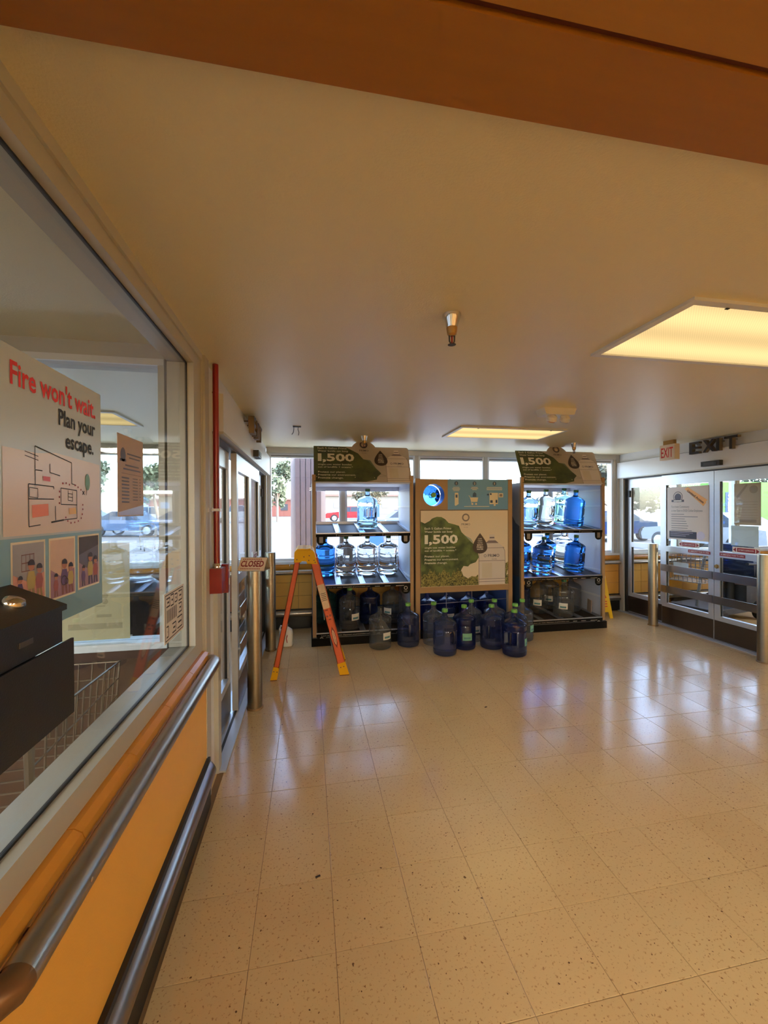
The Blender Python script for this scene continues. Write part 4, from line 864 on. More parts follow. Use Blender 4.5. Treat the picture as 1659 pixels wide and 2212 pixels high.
# ================================================================== BOTTLE RACKS
RW, RD = 1.224, .745
def make_rack():
    t = thing('bottle_rack', '', 'rack', (0, 0, 0), 'water bottle racks')
    MB().box(-.015, RW+.015, -.03, RD-.05, 0, .092).build('plinth', KPLINTH, t)
    MB().box(-.002, RW+.002, -.018, RD-.02, .092, .104).build('plinth_cap', DGREY, t)
    for x0, sd_ in ((0, 1), (RW-.02, -1)):
        o = MB().box(x0, x0+.02, .02, RD, .104, 1.945).build('side_panel', RACKW, t)
        xi = x0+.02 if sd_ > 0 else x0
        for z in (1.845, 1.63, .74+.14*.1, .40): MB().box(xi, xi+sd_*.012, .03, RD-.02, z, z+.022).build('side_rail', M('rail_white', (226, 230, 236), .35), o)
        MB().box(x0 if sd_ > 0 else x0-.022, x0+.042 if sd_ > 0 else x0+.02, -.014, .02, .104, 2.02).build('front_post', TAN, t)
        MB().box(x0 if sd_ > 0 else x0-.0, x0+.02, RD, RD+.02, .104, 1.945).build('rear_post', TAN, t)
        if sd_ > 0:
            F = Fr((0, 0, 0), (0, -1, 0), (0, 0, 1))       # outer left face, seen from -x
            F.rect(MB(), -RD, .11, -.02, 1.945, .001).build('side_print_sky', M('side_grey', (150, 148, 150), .5), o)
            F.poly(MB(), [(-RD, .62), (-.02, .62), (-.02, 1.38), (-.12, 1.42), (-.25, 1.55), (-.34, 1.66), (-.5, 1.70), (-RD, 1.6)], .0014).build('side_print_hills', M('side_dark', (66, 70, 84), .5, var=.25, scale=5), o)
            F.rect(MB(), -RD, .11, -.02, .72, .0018).build('side_print_water', M('side_blue', (52, 78, 112), .5, var=.2, scale=4), o)
    MB().box(.02, RW-.02, .0, RD, 1.918, 1.936).build('top_panel', RACKW, t)
    MB().box(.02, RW-.02, RD-.03, RD, 1.86, 1.918).build('rear_header', RACKW, t)
    lanes = [.02, .309, .598, .887, 1.176+.028]
    def shelf(z, sl, strip, tag_logo, nm):
        zz = lambda y: z+sl*y
        o = MB().box(.02, RW-.02, -.012, .006, z-.012, z+.002).build(nm, RAIL, t)
        def run(x0, x1, h0, h1, mat, part, y0=.006, y1=RD-.03):
            m_ = MB().add([(x0,y0,zz(y0)+h0),(x1,y0,zz(y0)+h0),(x1,y1,zz(y1)+h0),(x0,y1,zz(y1)+h0),(x0,y0,zz(y0)+h1),(x1,y0,zz(y0)+h1),(x1,y1,zz(y1)+h1),(x0,y1,zz(y1)+h1)], [(0,3,2,1),(4,5,6,7),(0,1,5,4),(1,2,6,5),(2,3,7,6),(3,0,4,7)])
            return m_.build(part, mat, o)
        for i, x in enumerate(lanes):
            if i < 4: run(x+.03, lanes[i+1]-.03, -.026, -.020, TRAY, 'tray')
            a, b = max(.02, x-.034), min(RW-.02, x+.034)
            run(a, b, -.012, -.006, RAIL, 'lane_rail')
            for q in (a, b-.008): run(q, q+.008, -.006, .0, RAIL, 'rail_lip')
        MB().box(.02, RW-.02, RD-.04, RD-.02, zz(RD)-.03, zz(RD)+.012).build('rear_stop', RAIL, o)
        if strip:
            s_ = MB().box(.042, RW-.042, -.02, -.0145, z-.046, z-.012).build('front_strip', KPLINTH, o); F = Fr((0, -.02, 0), (1, 0, 0), (0, 0, 1)); m_ = MB()
            if tag_logo: F.text(m_, 'Learn about our water dispensers at primowater.com', .10, z-.036, .013, .58, .002); F.rect(m_, .74, z-.038, .80, z-.032); F.rect(m_, .86, z-.038, .93, z-.032); F.rect(m_, 1.0, z-.04, 1.10, z-.034)
            else:
                for a in (.28, .56, .84): F.rect(m_, a, z-.042, a+.004, z-.016)
                for a in (.30, .58, .86): F.rect(m_, a, z-.036, a+.17, z-.032)
            m_.build('strip_lettering', M('strip_ink', (170, 164, 150), .5), s_)['kind'] = 'stuff'
            for x in ((.102, RW-.102) if True else ()):
                pts = [(x-.052, z-.012), (x+.052, z-.012)][::-1]+[(x+.052*math.cos(a), z-.09+.052*math.sin(a)) for a in [-math.pi*(k/12) for k in range(13)]][::-1]
                pts = [(x+.052, z-.012), (x-.052, z-.012)]+[(x+.052*math.cos(math.pi+math.pi*k/12), z-.09+.052*math.sin(math.pi+math.pi*k/12)) for k in range(13)]
                g = MB().prism(pts, (0, -.0205, 0), (1, 0, 0), (0, 0, 1), (0, -1, 0), .005).build('shelf_tag', KPLINTH, o); G = Fr((0, -.0206, 0), (1, 0, 0), (0, 0, 1))
                if tag_logo:
                    m_ = MB(); G.ring(m_, x, z-.068, .015, .023); G.text(m_, 'PRIMO', x, z-.113, .011, .05, .004, .001, align='C'); m_.build('tag_mark', M('strip_ink', (170, 164, 150), .5), g)
                else: G.rect(MB(), x-.022, z-.115, x+.022, z-.045, .001).build('tag_plate', M('tag_grey', (128, 120, 112), .5), g)
    shelf(1.330, .14, True, False, 'upper_shelf'); shelf(.716, .14, True, True, 'middle_shelf'); shelf(.150, .04, True, True, 'bottom_shelf')
    # topper board, leaning back
    o0 = Vector((.022, -.018, 1.936)); upv = Vector((0, .205, .452)); Ht = upv.length; F = Fr(o0, (1, 0, 0), upv); Wt = 1.185
    pts = [(0, 0), (Wt, 0), (Wt, Ht-.02), (Wt-.02, Ht)]; cx_ = .625*Wt/1.2
    pts += [(cx_+.165*math.cos(a), Ht-.075+.165*math.sin(a)) for a in [R(27+k*(126/14)) for k in range(15)]]+[(.02, Ht), (0, Ht-.02)]
    b_ = MB().prism(pts, F.o, F.r, F.u, F.n, .005).build('topper_board', M('topper_grey', (176, 164, 150), .5, var=.03), t); kx, ky = Wt/1400, Ht/515
    cv = lambda a, c: ((a-120)*kx, (675-c)*ky)
    F.poly(MB(), [cv(*q) for q in [(120,672),(850,672),(905,660),(1005,640),(1020,600),(1078,552),(1020,490),(960,425),(900,362),(835,350),(760,262),(650,205),(580,170),(430,165),(300,160),(122,162)]], .0012).build('mountain_print', leaf_mat('topper_green', (40, 48, 26), (70, 80, 44), 8), b_)
    F.poly(MB(), [cv(*q) for q in [(820,345),(930,360),(1010,480),(1080,550),(1000,480),(900,370)]], .0014).build('ridge_print', M('ridge', (84, 96, 78), .5), b_)
    m_ = MB(); F.line(m_, [cv(1040,560), cv(1150,585)], .004); F.line(m_, [cv(1030,600), cv(1150,590)], .003); m_.build('water_line_print', GREYP, b_)
    bottle_art(F, b_, *cv(1160, 672), 340*kx, 500*ky); drop_badge(F, b_, *cv(1090, 335), 98*kx); copy_text(F, b_, .05, Ht-.005, .83, .44)
    primo_mark(F, b_, cx_, Ht+.03, 1.0, M('print_slate', (72, 68, 80), .5))
    m_ = MB(); 
    for q in ((160, 605), (698, 610), (975, 615)): F.disc(m_, *cv(*q), .006, .003, 8)
    m_.build('push_pin', CHROME, b_)
    return t
rk = make_rack(); rk.location = (.036, 4.862, 0); tag(rk, 'left water bottle rack behind the orange ladder with leaning topper', 'rack')
rk2 = copy_tree(rk); rk2.location = (2.69, 4.862, 0); tag(rk2, 'right water bottle rack beside the yellow wet floor sign', 'rack')

# ================================================================== KIOSK
K0, K1, KY = 1.283, 2.562, 4.846
t = thing('display_kiosk', 'tan display kiosk with blue instruction panel and water bottle poster', 'kiosk', ((K0+K1)/2, 5.1, 0))
MB().box(K0, K0+.055, KY-.01, KY+.05, 0, 1.985).build('front_post', TAN, t); MB().box(K1-.055, K1, KY-.01, KY+.05, 0, 1.985).build('front_post', TAN, t)
for x in (K0+.004, K1-.024): MB().box(x, x+.02, KY+.05, KY+.70, .0, 1.97).build('side_panel', M('kiosk_side', (46, 60, 92), .5), t)
MB().box(K0+.03, K1-.03, KY+.64, KY+.66, .0, .7).build('rear_panel', M('kiosk_rear', (30, 40, 64), .5), t)
# left header panel with a round hole
hx, hz, hr_ = 1.522, 1.782, .137; pnl = MB(); k = 40
x0, x1, z0, z1 = K0+.055, 1.70, 1.60, 1.98
ring = [(hx+hr_*math.cos(2*math.pi*i/k), hz+hr_*math.sin(2*math.pi*i/k)) for i in range(k)]
def outer(a):
    c_, s_ = math.cos(a), math.sin(a); q = []
    tx = ((x1-hx)/c_ if c_ > 0 else (x0-hx)/c_) if abs(c_) > 1e-6 else 9; tz = ((z1-hz)/s_ if s_ > 0 else (z0-hz)/s_) if abs(s_) > 1e-6 else 9
    q = min(tx, tz); return (hx+c_*q, hz+s_*q)
out = [outer(2*math.pi*i/k) for i in range(k)]
for i, cpt in zip((k//8, 3*k//8, 5*k//8, 7*k//8), ((x1, z1), (x0, z1), (x0, z0), (x1, z0))):
    best = min(range(k), key=lambda j: (out[j][0]-cpt[0])**2+(out[j][1]-cpt[1])**2); out[best] = cpt
for y, fl_ in ((KY, 0), (KY+.012, 1)):
    o_ = len(pnl.v); pnl.v += [Vector((a, y, b)) for a, b in ring]+[Vector((a, y, b)) for a, b in out]
    pnl.f += [((o_+i, o_+(i+1) % k, o_+(i+1) % k+k, o_+i+k) if fl_ else (o_+i+k, o_+(i+1) % k+k, o_+(i+1) % k, o_+i)) for i in range(k)]
pnl.f += [(i, (i+1) % k, (i+1) % k+2*k, i+2*k) for i in range(k)]
pnl.build('header_panel', TAN, t)
lin_ = MB(); lin_.v = [Vector((a, y, b)) for y in (KY+.005, KY+.16) for a, b in [(hx+(q[0]-hx)*1.0, hz+(q[1]-hz)) for q in ring]]; lin_.f = [(i, (i+1) % k, (i+1) % k+k, i+k) for i in range(k)]; lin_.smooth = True
lin_.build('hole_liner', M('liner_blue', (84, 120, 190), .3), t)
hp = MB().box(1.70, K1-.055, KY-.002, KY+.012, 1.60, 1.98).build('instruction_panel', BLUEP, t)
F = Fr((0, KY-.002, 0), (1, 0, 0), (0, 0, 1)); KC = lambda a, b: (1.70+(a-538)/(1338-538)*.80, 1.98-(b-215)/(620-215)*.38)
for cx_, n_ in ((650, '1'), (892, '2'), (1160, '3')):
    o = F.disc(MB(), *KC(cx_, 270), .026).build('step_badge', NAVY, hp); c_ = KC(cx_, 270); F.text(MB(), n_, c_[0], c_[1]-.013, .026, None, .01, .002, align='C').build('step_number', CREAM, o)
m_ = MB()
for cx_, rows in ((650, (80, 100, 95, 75)), (892, (85, 100, 60)), (1160, (205, 215, 210))):
    for r_i, wd in enumerate(rows): a, b = KC(cx_-wd/2, 325+r_i*16); F.rect(m_, a, b, a+wd*.001, b+.006)
F.rect(m_, *KC(752, 582), *KC(1090, 575)); m_.build('fine_print', CREAM, hp)
m_ = MB(); F.poly(m_, [KC(*q) for q in [(630,395),(675,395),(680,545),(640,570),(628,560)]][::-1]); F.line(m_, [KC(812,435), KC(828,440), KC(855,535)], .006); F.poly(m_, [KC(*q) for q in [(832,458),(940,458),(928,518),(846,518)]][::-1]); F.disc(m_, *KC(862,545), .013); F.disc(m_, *KC(912,545), .013); F.rect(m_, *KC(1092,548), *KC(1208,395)); F.rect(m_, *KC(1150,572), *KC(1175,540)); F.rect(m_, *KC(1218,455), *KC(1278,400))
m_.build('icon_print', CREAM, hp)['kind'] = 'stuff'
m_ = MB(); F.rect(m_, *KC(640,460), *KC(665,420), .0018); F.poly(m_, [KC(*q) for q in [(865,450),(870,405),(890,385),(915,405),(915,450)]][::-1], .0018); F.rect(m_, *KC(1058,430), *KC(1085,408)); F.rect(m_, *KC(1102,530), *KC(1135,495), .0018); F.rect(m_, *KC(1175,530), *KC(1198,490), .0018); F.disc(m_, *KC(1110,412), .012, .0018); m_.build('icon_dark_print', NAVY, hp)
F.rect(MB(), *KC(1228,445), *KC(1268,410), .0018).build('icon_screen', M('print_mocha', (130, 112, 96), .5), hp)
# poster
pb = MB().box(1.348, 2.503, KY-.006, KY+.006, .645, 1.588).build('poster_board', BOARD, t); F = Fr((0, KY-.006, 0), (1, 0, 0), (0, 0, 1))
PC = lambda a, b: (1.348+(a-182)/1163*1.155, 1.588-(b-632)/1003*.943)
F.poly(MB(), [PC(*q) for q in [(184,1632),(184,775),(235,800),(300,765),(330,735),(390,712),(450,716),(500,745),(545,795),(620,815),(680,835),(715,920),(760,965),(830,1040),(880,1085),(930,1180),(945,1262),(905,1325),(830,1350),(800,1380),(740,1372),(715,1410),(700,1450),(720,1520),(760,1580),(775,1632)]][::-1], .001).build('mountain_print', MTN, pb)
F.poly(MB(), [PC(*q) for q in [(700,930),(760,965),(830,1040),(880,1075),(840,1010),(800,985)]], .0009).build('far_ridge_print', M('ridge_far', (150, 160, 150), .5), pb)
fr_ = random.Random(9); fo = [(184,1632)]+[(184, 1430)]+[(184+i*9+fr_.uniform(-3, 3), 1450+34*math.sin(i*.33)+22*math.sin(i*.9)+fr_.uniform(-16, 16)) for i in range(1, 57)]+[(715,1440),(735,1500),(800,1540),(850,1510),(900,1520),(935,1490),(940,1632)]
F.poly(MB(), [PC(*q) for q in fo][::-1], .0013).build('foliage_print', LEAFP, pb)
bottle_art(F, pb, *PC(945, 1628), 360/1163*1.155, 720/1003*.943); drop_badge(F, pb, *PC(962, 1085), .098)
F.poly(MB(), [PC(*q) for q in [(1305,1632),(1345,1632),(1345,1500),(1320,1510),(1345,1420),(1345,1330),(1310,1350)]], .0019).build('leaf_edge_print', LEAFP, pb)
copy_text(F, pb, PC(232, 0)[0], PC(0, 838)[1], .86, .43); primo_mark(F, pb, *PC(772, 725), 1.0, M('print_stone', (128, 114, 102), .5))
box('back_board', M('kiosk_back', (120, 100, 76), .7), t, K0+.055, K1-.055, KY+.008, KY+.02, .60, 1.605)
box('lower_bar', TAN, t, K0+.055, K1-.055, KY-.008, KY+.03, .572, .645)
m_ = MB(); 
for z in (.435,): m_.tube([(K0+.06, KY+.012, z-.01), (K1-.06, KY+.012, z+.02)], .003, 6)
for x in (1.68, 2.02): m_.tube([(x, KY+.012, .05), (x, KY+.012, .572)], .003, 6)
m_.build('wire_front', M('wire_grey', (150, 150, 156), .4, .6), t)
box('base', KPLINTH, t, K0+.055, K1-.055, KY+.03, KY+.64, 0, .06)

# ================================================================== WATER BOTTLES
BR = .131
prof = [(.02, .006), (.085, .0), (.112, .002), (.126, .012), (BR, .03), (BR, .062), (.126, .068), (.126, .074), (BR, .080), (BR, .13), (BR, .145), (BR, .17), (BR, .20), (BR, .23), (BR, .255), (BR, .27), (.127, .277), (.127, .284), (BR, .292), (BR, .338), (.127, .352), (.114, .366), (.092, .380), (.066, .391), (.046, .401), (.034, .413), (.029, .426), (.0285, .468)]
def dent(a, h, r):
    a = (a+math.pi) % (2*math.pi)-math.pi
    if .135 < h < .265 and abs(a) < .52: return r-.055*min(1, (.52-abs(a))/.2)
    return r
_meshes = {}
def _shared(key, fn, mat):
    k = (key, mat.name)
    if k not in _meshes:
        o = fn().build('tmp', mat, None, loc=(0, 0, 0)); _meshes[k] = o.data; bpy.data.objects.remove(o)
    return _meshes[k]
def _part(name, me, parent):
    o = bpy.data.objects.new(name, me); col.objects.link(o); o.parent = parent; return o
def label_patch(a0, a1, z0, z1):
    m_ = MB(); n = 10
    for z in (z0, z1):
        for i in range(n+1):
            a = a0+(a1-a0)*i/n; m_.v.append(Vector(((BR+.0012)*math.cos(a), (BR+.0012)*math.sin(a), z)))
    m_.f = [(i, i+1, n+2+i, n+1+i) for i in range(n)]; m_.smooth = True; return m_
DARKH = M('handle_dark_blue', (20, 22, 44), .3)
LBLW = M('bottle_label_white', (214, 210, 198), .5, var=.06, scale=30); LBLG = M('bottle_label_green', (112, 168, 142), .5, var=.12, scale=30); LBLT = M('label_ink_teal', (70, 120, 124), .5)
def bottle(loc, mat, label, spin=0, cap=GCAP, lab=None, tilt=0, group='water bottles', lab_at=-math.pi/2, lying=False):
    t = thing('water_bottle', label, 'water bottle', loc, group)
    _part('body', _shared('body', lambda: MB().lathe(prof, 32, dent=dent), mat), t)
    _part('handle', _shared('handle', lambda: MB().tube([(.088, 0, .137), (.108, 0, .142), (.116, 0, .165), (.116, 0, .235), (.108, 0, .258), (.088, 0, .263)], .0125, 8), DARKH if mat in (E_BLUE, E_NAVY, W_BLUE) else mat), t)
    if cap: _part('cap', _shared('cap', lambda: MB().lathe([(.026, .462), (.032, .464), (.0325, .470), (.0325, .492), (.030, .497), (.0, .497)], 20), cap), t)
    else: _part('rim', _shared('rim', lambda: MB().lathe([(.0275, .462), (.030, .464), (.030, .474), (.024, .476)], 18), E_CLEAR), t)
    if lab:
        a = lab_at-spin
        o = _part('paper_label', _shared('lab%.2f' % a, lambda: label_patch(a-.42, a+.42, .12, .20), lab), t)
        _part('label_print', _shared('labp%.2f' % a, lambda: (lambda m_: m_)(MB_scale(label_patch(a-.3, a+.28, .135, .158))), LBLT), o)
    t.rotation_mode = 'ZYX'; t.rotation_euler = (tilt, 0, spin)
    return t
def MB_scale(m_):
    for v in m_.v: v.x *= 1.006; v.y *= 1.006
    return m_
T8 = math.atan(.14); T2 = math.atan(.04)
def on(z0, sl, y): return z0+sl*(y-4.862)+.0022
G1, G2, G3 = 'bottles on the left rack', 'bottles on the right rack', 'returned bottles on the floor'
bottle((.733, 5.185, on(1.330, .14, 5.185)), W_LIGHT, 'single light blue water bottle on the top shelf of the left rack', R(-70), DCAP, None, T8, G1)
for x, m_, s_, l_ in ((.195, W_BLUE, R(200), 'deep blue full water bottle on the middle shelf of the left rack'), (.464, W_CLEAR, R(-110), 'clear water bottle next to the deep blue one on the left rack'), (.742, W_CLEAR, R(-85), 'middle clear water bottle on the middle shelf of the left rack'), (1.018, W_CLEAR, R(-80), 'rightmost clear water bottle on the middle shelf of the left rack')):
    bottle((x, 5.285, on(.716, .14, 5.285)), m_, l_, s_, DCAP, None, T8, G1)
bottle((.483, 5.0, on(.150, .04, 5.0)), E_CLEAR, 'clear bottle with pale label on the bottom shelf of the left rack', R(-90), GCAP, LBLW, T2, G1, lab_at=R(-60))
bottle((.212, 5.25, on(.150, .04, 5.25)), E_TEAL, 'dark teal bottle at the left end of the bottom shelf behind the ladder', R(40), None, None, T2, G1)
bottle((.76, 5.16, on(.150, .04, 5.16)), E_NAVY, 'navy bottle in the middle of the left rack bottom shelf', R(-100), None, None, T2, G1)
bottle((.47, 5.35, on(.150, .04, 5.35)), E_NAVY, 'navy bottle hidden behind the clear one on the left bottom shelf', R(-40), None, None, T2, G1)
bottle((1.05, 5.16, on(.150, .04, 5.16)), E_GREY, 'grey clear bottle at the right end of the left bottom shelf', R(-90), None, LBLW, T2, G1, lab_at=R(-130))
# right rack
for (x, y), m_, s_, l_ in (((2.886, 5.06), W_LIGHT, R(-60), 'light blue bottle half hidden by the post on the right rack top shelf'), ((3.255, 5.246), W_CLEAR, R(-60), 'clear bottle on the top shelf of the right rack'), ((3.66, 5.43), W_CYAN, R(-20), 'pale cyan bottle behind the blue one on the right rack top shelf'), ((3.649, 5.147), W_BLUE, R(-30), 'bright blue bottle on the top shelf of the right rack')):
    bottle((x, y, on(1.330, .14, y)), m_, l_, s_, DCAP, None, T8, G2)
for (x, y), m_, s_, l_ in (((2.862, 5.20), W_BLUE, R(-60), 'blue bottle half hidden by the left post on the right rack middle shelf'), ((3.075, 5.01), W_CLEAR, R(-40), 'clear front bottle on the middle shelf of the right rack'), ((3.29, 5.28), W_BLUE, R(-20), 'blue bottle behind the clear one on the right rack middle shelf'), ((3.67, 5.44), W_CLEAR, R(-60), 'clear bottle at the back of the right rack middle shelf'), ((3.607, 5.085), W_BLUE, R(-60), 'blue bottle with dark handle on the right rack middle shelf')):
    bottle((x, y, on(.716, .14, y)), m_, l_, s_, DCAP, None, T8, G2)
for (x, y), m_, s_, l_, lb in (((3.14, 5.206), E_CLEAR, R(-70), 'clear bottle with a wide pale label on the right rack bottom shelf', LBLW), ((3.382, 4.985), E_CLEAR, R(150), 'large clear front bottle with side label on the right rack bottom shelf', LBLW), ((3.42, 5.38), E_GREY, R(30), 'grey bottle at the back of the right rack bottom shelf', LBLW), ((3.66, 5.22), E_GREY, R(60), 'smoky bottle behind the front one on the right rack bottom shelf', None), ((2.866, 5.2), E_NAVY, R(60), 'navy bottle at the left end of the right rack bottom shelf', None)):
    bottle((x, y, on(.150, .04, y)), m_, l_, s_, None if m_ is not E_CLEAR else DCAP, lb, T2, G2, lab_at=R(-125))
# floor
for (x, y), m_, s_, c_, lb, la, l_ in (
    ((.808, 4.672), E_CLEAR, R(120), None, LBLW, -60, 'uncapped clear bottle with white label on the floor by the ladder'),
    ((1.148, 4.690), E_BLUE, R(-95), GCAP, None, -90, 'blue bottle on the floor between left rack and kiosk'),
    ((1.460, 4.680), E_CLEAR, R(140), GCAP, LBLW, -75, 'clear labelled floor bottle directly before the kiosk left post'),
    ((1.480, 4.330), E_BLUE, R(-50), GCAP, None, -90, 'front blue floor bottle with dark handle notch'),
    ((1.762, 4.470), E_NAVY, R(150), GCAP, LBLG, -95, 'navy floor bottle with green label in the middle of the row'),
    ((1.950, 4.715), E_CLEAR, R(150), GCAP, LBLW, -85, 'clear floor bottle behind the navy one with green label'),
    ((2.080, 4.425), E_BLUE, R(-130), GCAP, None, -90, 'blue floor bottle with dark handle right of the navy one'),
    ((2.240, 4.680), E_GREY, R(30), GCAP, None, -90, 'grey floor bottle at the back before the kiosk right post'),
    ((2.222, 4.155), E_NAVY, R(-140), GCAP, LBLG, -40, 'frontmost navy floor bottle with green label on its right'),
    ((2.372, 4.415), E_BLUE, R(30), GCAP, None, -90, 'blue floor bottle right behind the frontmost navy one'),
    ((2.572, 4.615), E_GREY, R(30), GCAP, LBLG, -50, 'grey-blue floor bottle nearest the right rack')):
    bottle((x, y, .0005), m_, l_, s_, c_, lb, 0, G3, lab_at=R(la))
for k, (x, y) in enumerate(((1.50, 5.08), (1.78, 5.12), (2.06, 5.08), (2.34, 5.12))):
    bottle((x, y, .0605), E_NAVY, ['leftmost dark blue bottle inside the kiosk base', 'second dark blue bottle inside the kiosk base', 'third dark blue bottle inside the kiosk base', 'rightmost dark blue bottle inside the kiosk base'][k], R(-60+40*k), GCAP if k % 2 else None, LBLW if k == 1 else None, 0, 'bottles inside the kiosk')
db = bottle((1.522, KY+.50, 1.782), W_BLUE, 'blue bottle mounted sideways in the round hole of the kiosk', 0, GCAP, None, 0, 'bottles inside the kiosk'); db.rotation_mode = 'XYZ'; db.rotation_euler = (R(90), 0, 0)
kk = bpy.data.objects['display_kiosk']; MB().box(1.40, 1.66, KY+.16, KY+.50, 1.63, 1.648).build('bottle_cradle', TAN, kk)

# ================================================================== SMALL THINGS ON THE FLOOR
t = thing('bleach_jug', 'white plastic jug with red print on the floor behind the ladder', 'jug', (-.275, 4.95, 0))
jb = MB(); n = 20; rows = [(.0, .070, .055), (.012, .078, .062), (.15, .078, .062), (.185, .070, .055), (.205, .045, .040), (.222, .022, .022), (.235, .020, .020)]
for z, rx, ry in rows:
    for i in range(n):
        a = 2*math.pi*i/n; ex = .55; cxx = math.copysign(abs(math.cos(a))**ex, math.cos(a)); syy = math.copysign(abs(math.sin(a))**ex, math.sin(a)); jb.v.append(Vector((-.275+rx*cxx, 4.95+ry*syy, z)))
jb.f = [(r*n+i, r*n+(i+1) % n, (r+1)*n+(i+1) % n, (r+1)*n+i) for r in range(len(rows)-1) for i in range(n)]+[tuple(range(n-1, -1, -1)), tuple((len(rows)-1)*n+i for i in range(n))]; jb.smooth = True
jb.build('jug_body', WHITE, t); MB().lathe([(.023, .232), (.023, .252), (.020, .255)], 16, (-.275, 4.95, 0)).build('cap', WHITE, t)
MB().tube([(-.30, 4.95, .228), (-.335, 4.95, .235), (-.350, 4.95, .20), (-.340, 4.95, .15)], .010, 8).build('handle', WHITE, t)
F = Fr((0, 4.887, 0), (1, 0, 0), (0, 0, 1)); m_ = MB(); F.line(m_, [(-.335, .15), (-.315, .09)], .012, .002); F.line(m_, [(-.295, .15), (-.315, .09)], .012, .002); F.line(m_, [(-.258, .14), (-.27, .10), (-.26, .05)], .010, .002); m_.build('red_print', INKD, t)
# wet floor sign
t = thing('wet_floor_sign', 'yellow folding wet floor sign standing by the right rack', 'floor sign', (4.245, 5.36, 0))
YS = M('sign_yellow', (238, 190, 24), .45, var=.05)
for y0, y1, nm in ((5.24, 5.345, 'front_leaf'), (5.47, 5.365, 'rear_leaf')):
    m_ = MB(); q = [(4.115, y0, 0), (4.165, y0, 0), (4.180, y0*.85+y1*.15, .09), (4.300, y0*.85+y1*.15, .09), (4.315, y0, 0), (4.365, y0, 0), (4.310, y1, .655), (4.170, y1, .655)]
    th = Vector((0, .012 if y1 > y0 else -.012, 0)); k = len(q); m_.add([Vector(p) for p in q]+[Vector(p)+th for p in q], [tuple(range(k)), tuple(range(2*k-1, k-1, -1))]+[(i, i+k, (i+1) % k+k, (i+1) % k) for i in range(k)])
    lf = m_.build(nm, YS, t)
    if nm == 'front_leaf':
        F = Fr((4.240, 5.238, 0), (1, 0, 0), (0, .107, .655)); m_ = MB()
        F.line(m_, [(-.045, .30), (.045, .30), (0, .385), (-.045, .30)], .010, .003); F.disc(m_, .0, .335, .01, .003); m_.build('warning_triangle', INKR, lf)
        m_ = MB()
        for k in range(3): F.rect(m_, -.05, .24-k*.035, .05, .252-k*.035, .003)
        F.rect(m_, -.04, .50, .04, .52, .003); m_.build('red_lines', INKR, lf)
MB().tube([(4.175, 5.355, .66), (4.205, 5.355, .69), (4.275, 5.355, .69), (4.305, 5.355, .66)], .010, 8).build('carry_handle', YS, t)
tw = MB(); n = 8
rr = random.Random(5)
for j in range(n+1):
    for i in range(5):
        tw.v.append(Vector((4.205+i*.022+.006*math.sin(j*1.3+i), 4.985+.012*math.sin(i*2+j), .62-.03*j+.006*math.sin(i*2.2))))
tw.v = [p+Vector((0, .345, .06)) for p in tw.v]; tw.f = [(j*5+i, j*5+i+1, (j+1)*5+i+1, (j+1)*5+i) for j in range(n) for i in range(4)]
tw.smooth = True; o = tw.build('cleaning_rag', M('rag_white', (226, 222, 214), .8)); sm = o.modifiers.new('thick', 'SOLIDIFY'); sm.thickness = .004; tag(o, 'white rag hanging over the wet floor sign', 'rag')
# paper slip leaning in the right rack
MB().add([(3.815, 5.0, .165), (3.86, 5.14, .165), (3.868, 5.14, .335), (3.825, 5.0, .335), (3.819, 4.998, .165), (3.864, 5.138, .165), (3.872, 5.138, .335), (3.829, 4.998, .335)], [(0,1,2,3),(7,6,5,4),(0,4,5,1),(1,5,6,2),(2,6,7,3),(3,7,4,0)]).build('cardboard_slip', M('card_pink', (206, 178, 156), .7), None)
tag(bpy.data.objects['cardboard_slip'], 'small pale card leaning in the right rack bottom shelf', 'card')
# tiny debris on the floor
for k, (x, y) in enumerate(((1.39, 3.08), (.02, 1.79))):
    o = MB().add([(x, y, 0), (x+.02, y+.006, 0), (x+.018, y+.012, 0), (x-.002, y+.006, 0), (x, y, .004), (x+.02, y+.006, .004), (x+.018, y+.012, .004), (x-.002, y+.006, .004)], [(0,3,2,1),(4,5,6,7),(0,1,5,4),(1,2,6,5),(2,3,7,6),(3,0,4,7)]).build('floor_crumb', M('crumb', (40, 28, 20), .8))
    tag(o, ['dark crumb on the open floor below the bottle row', 'dark splinter on the near floor tiles'][k], 'debris')

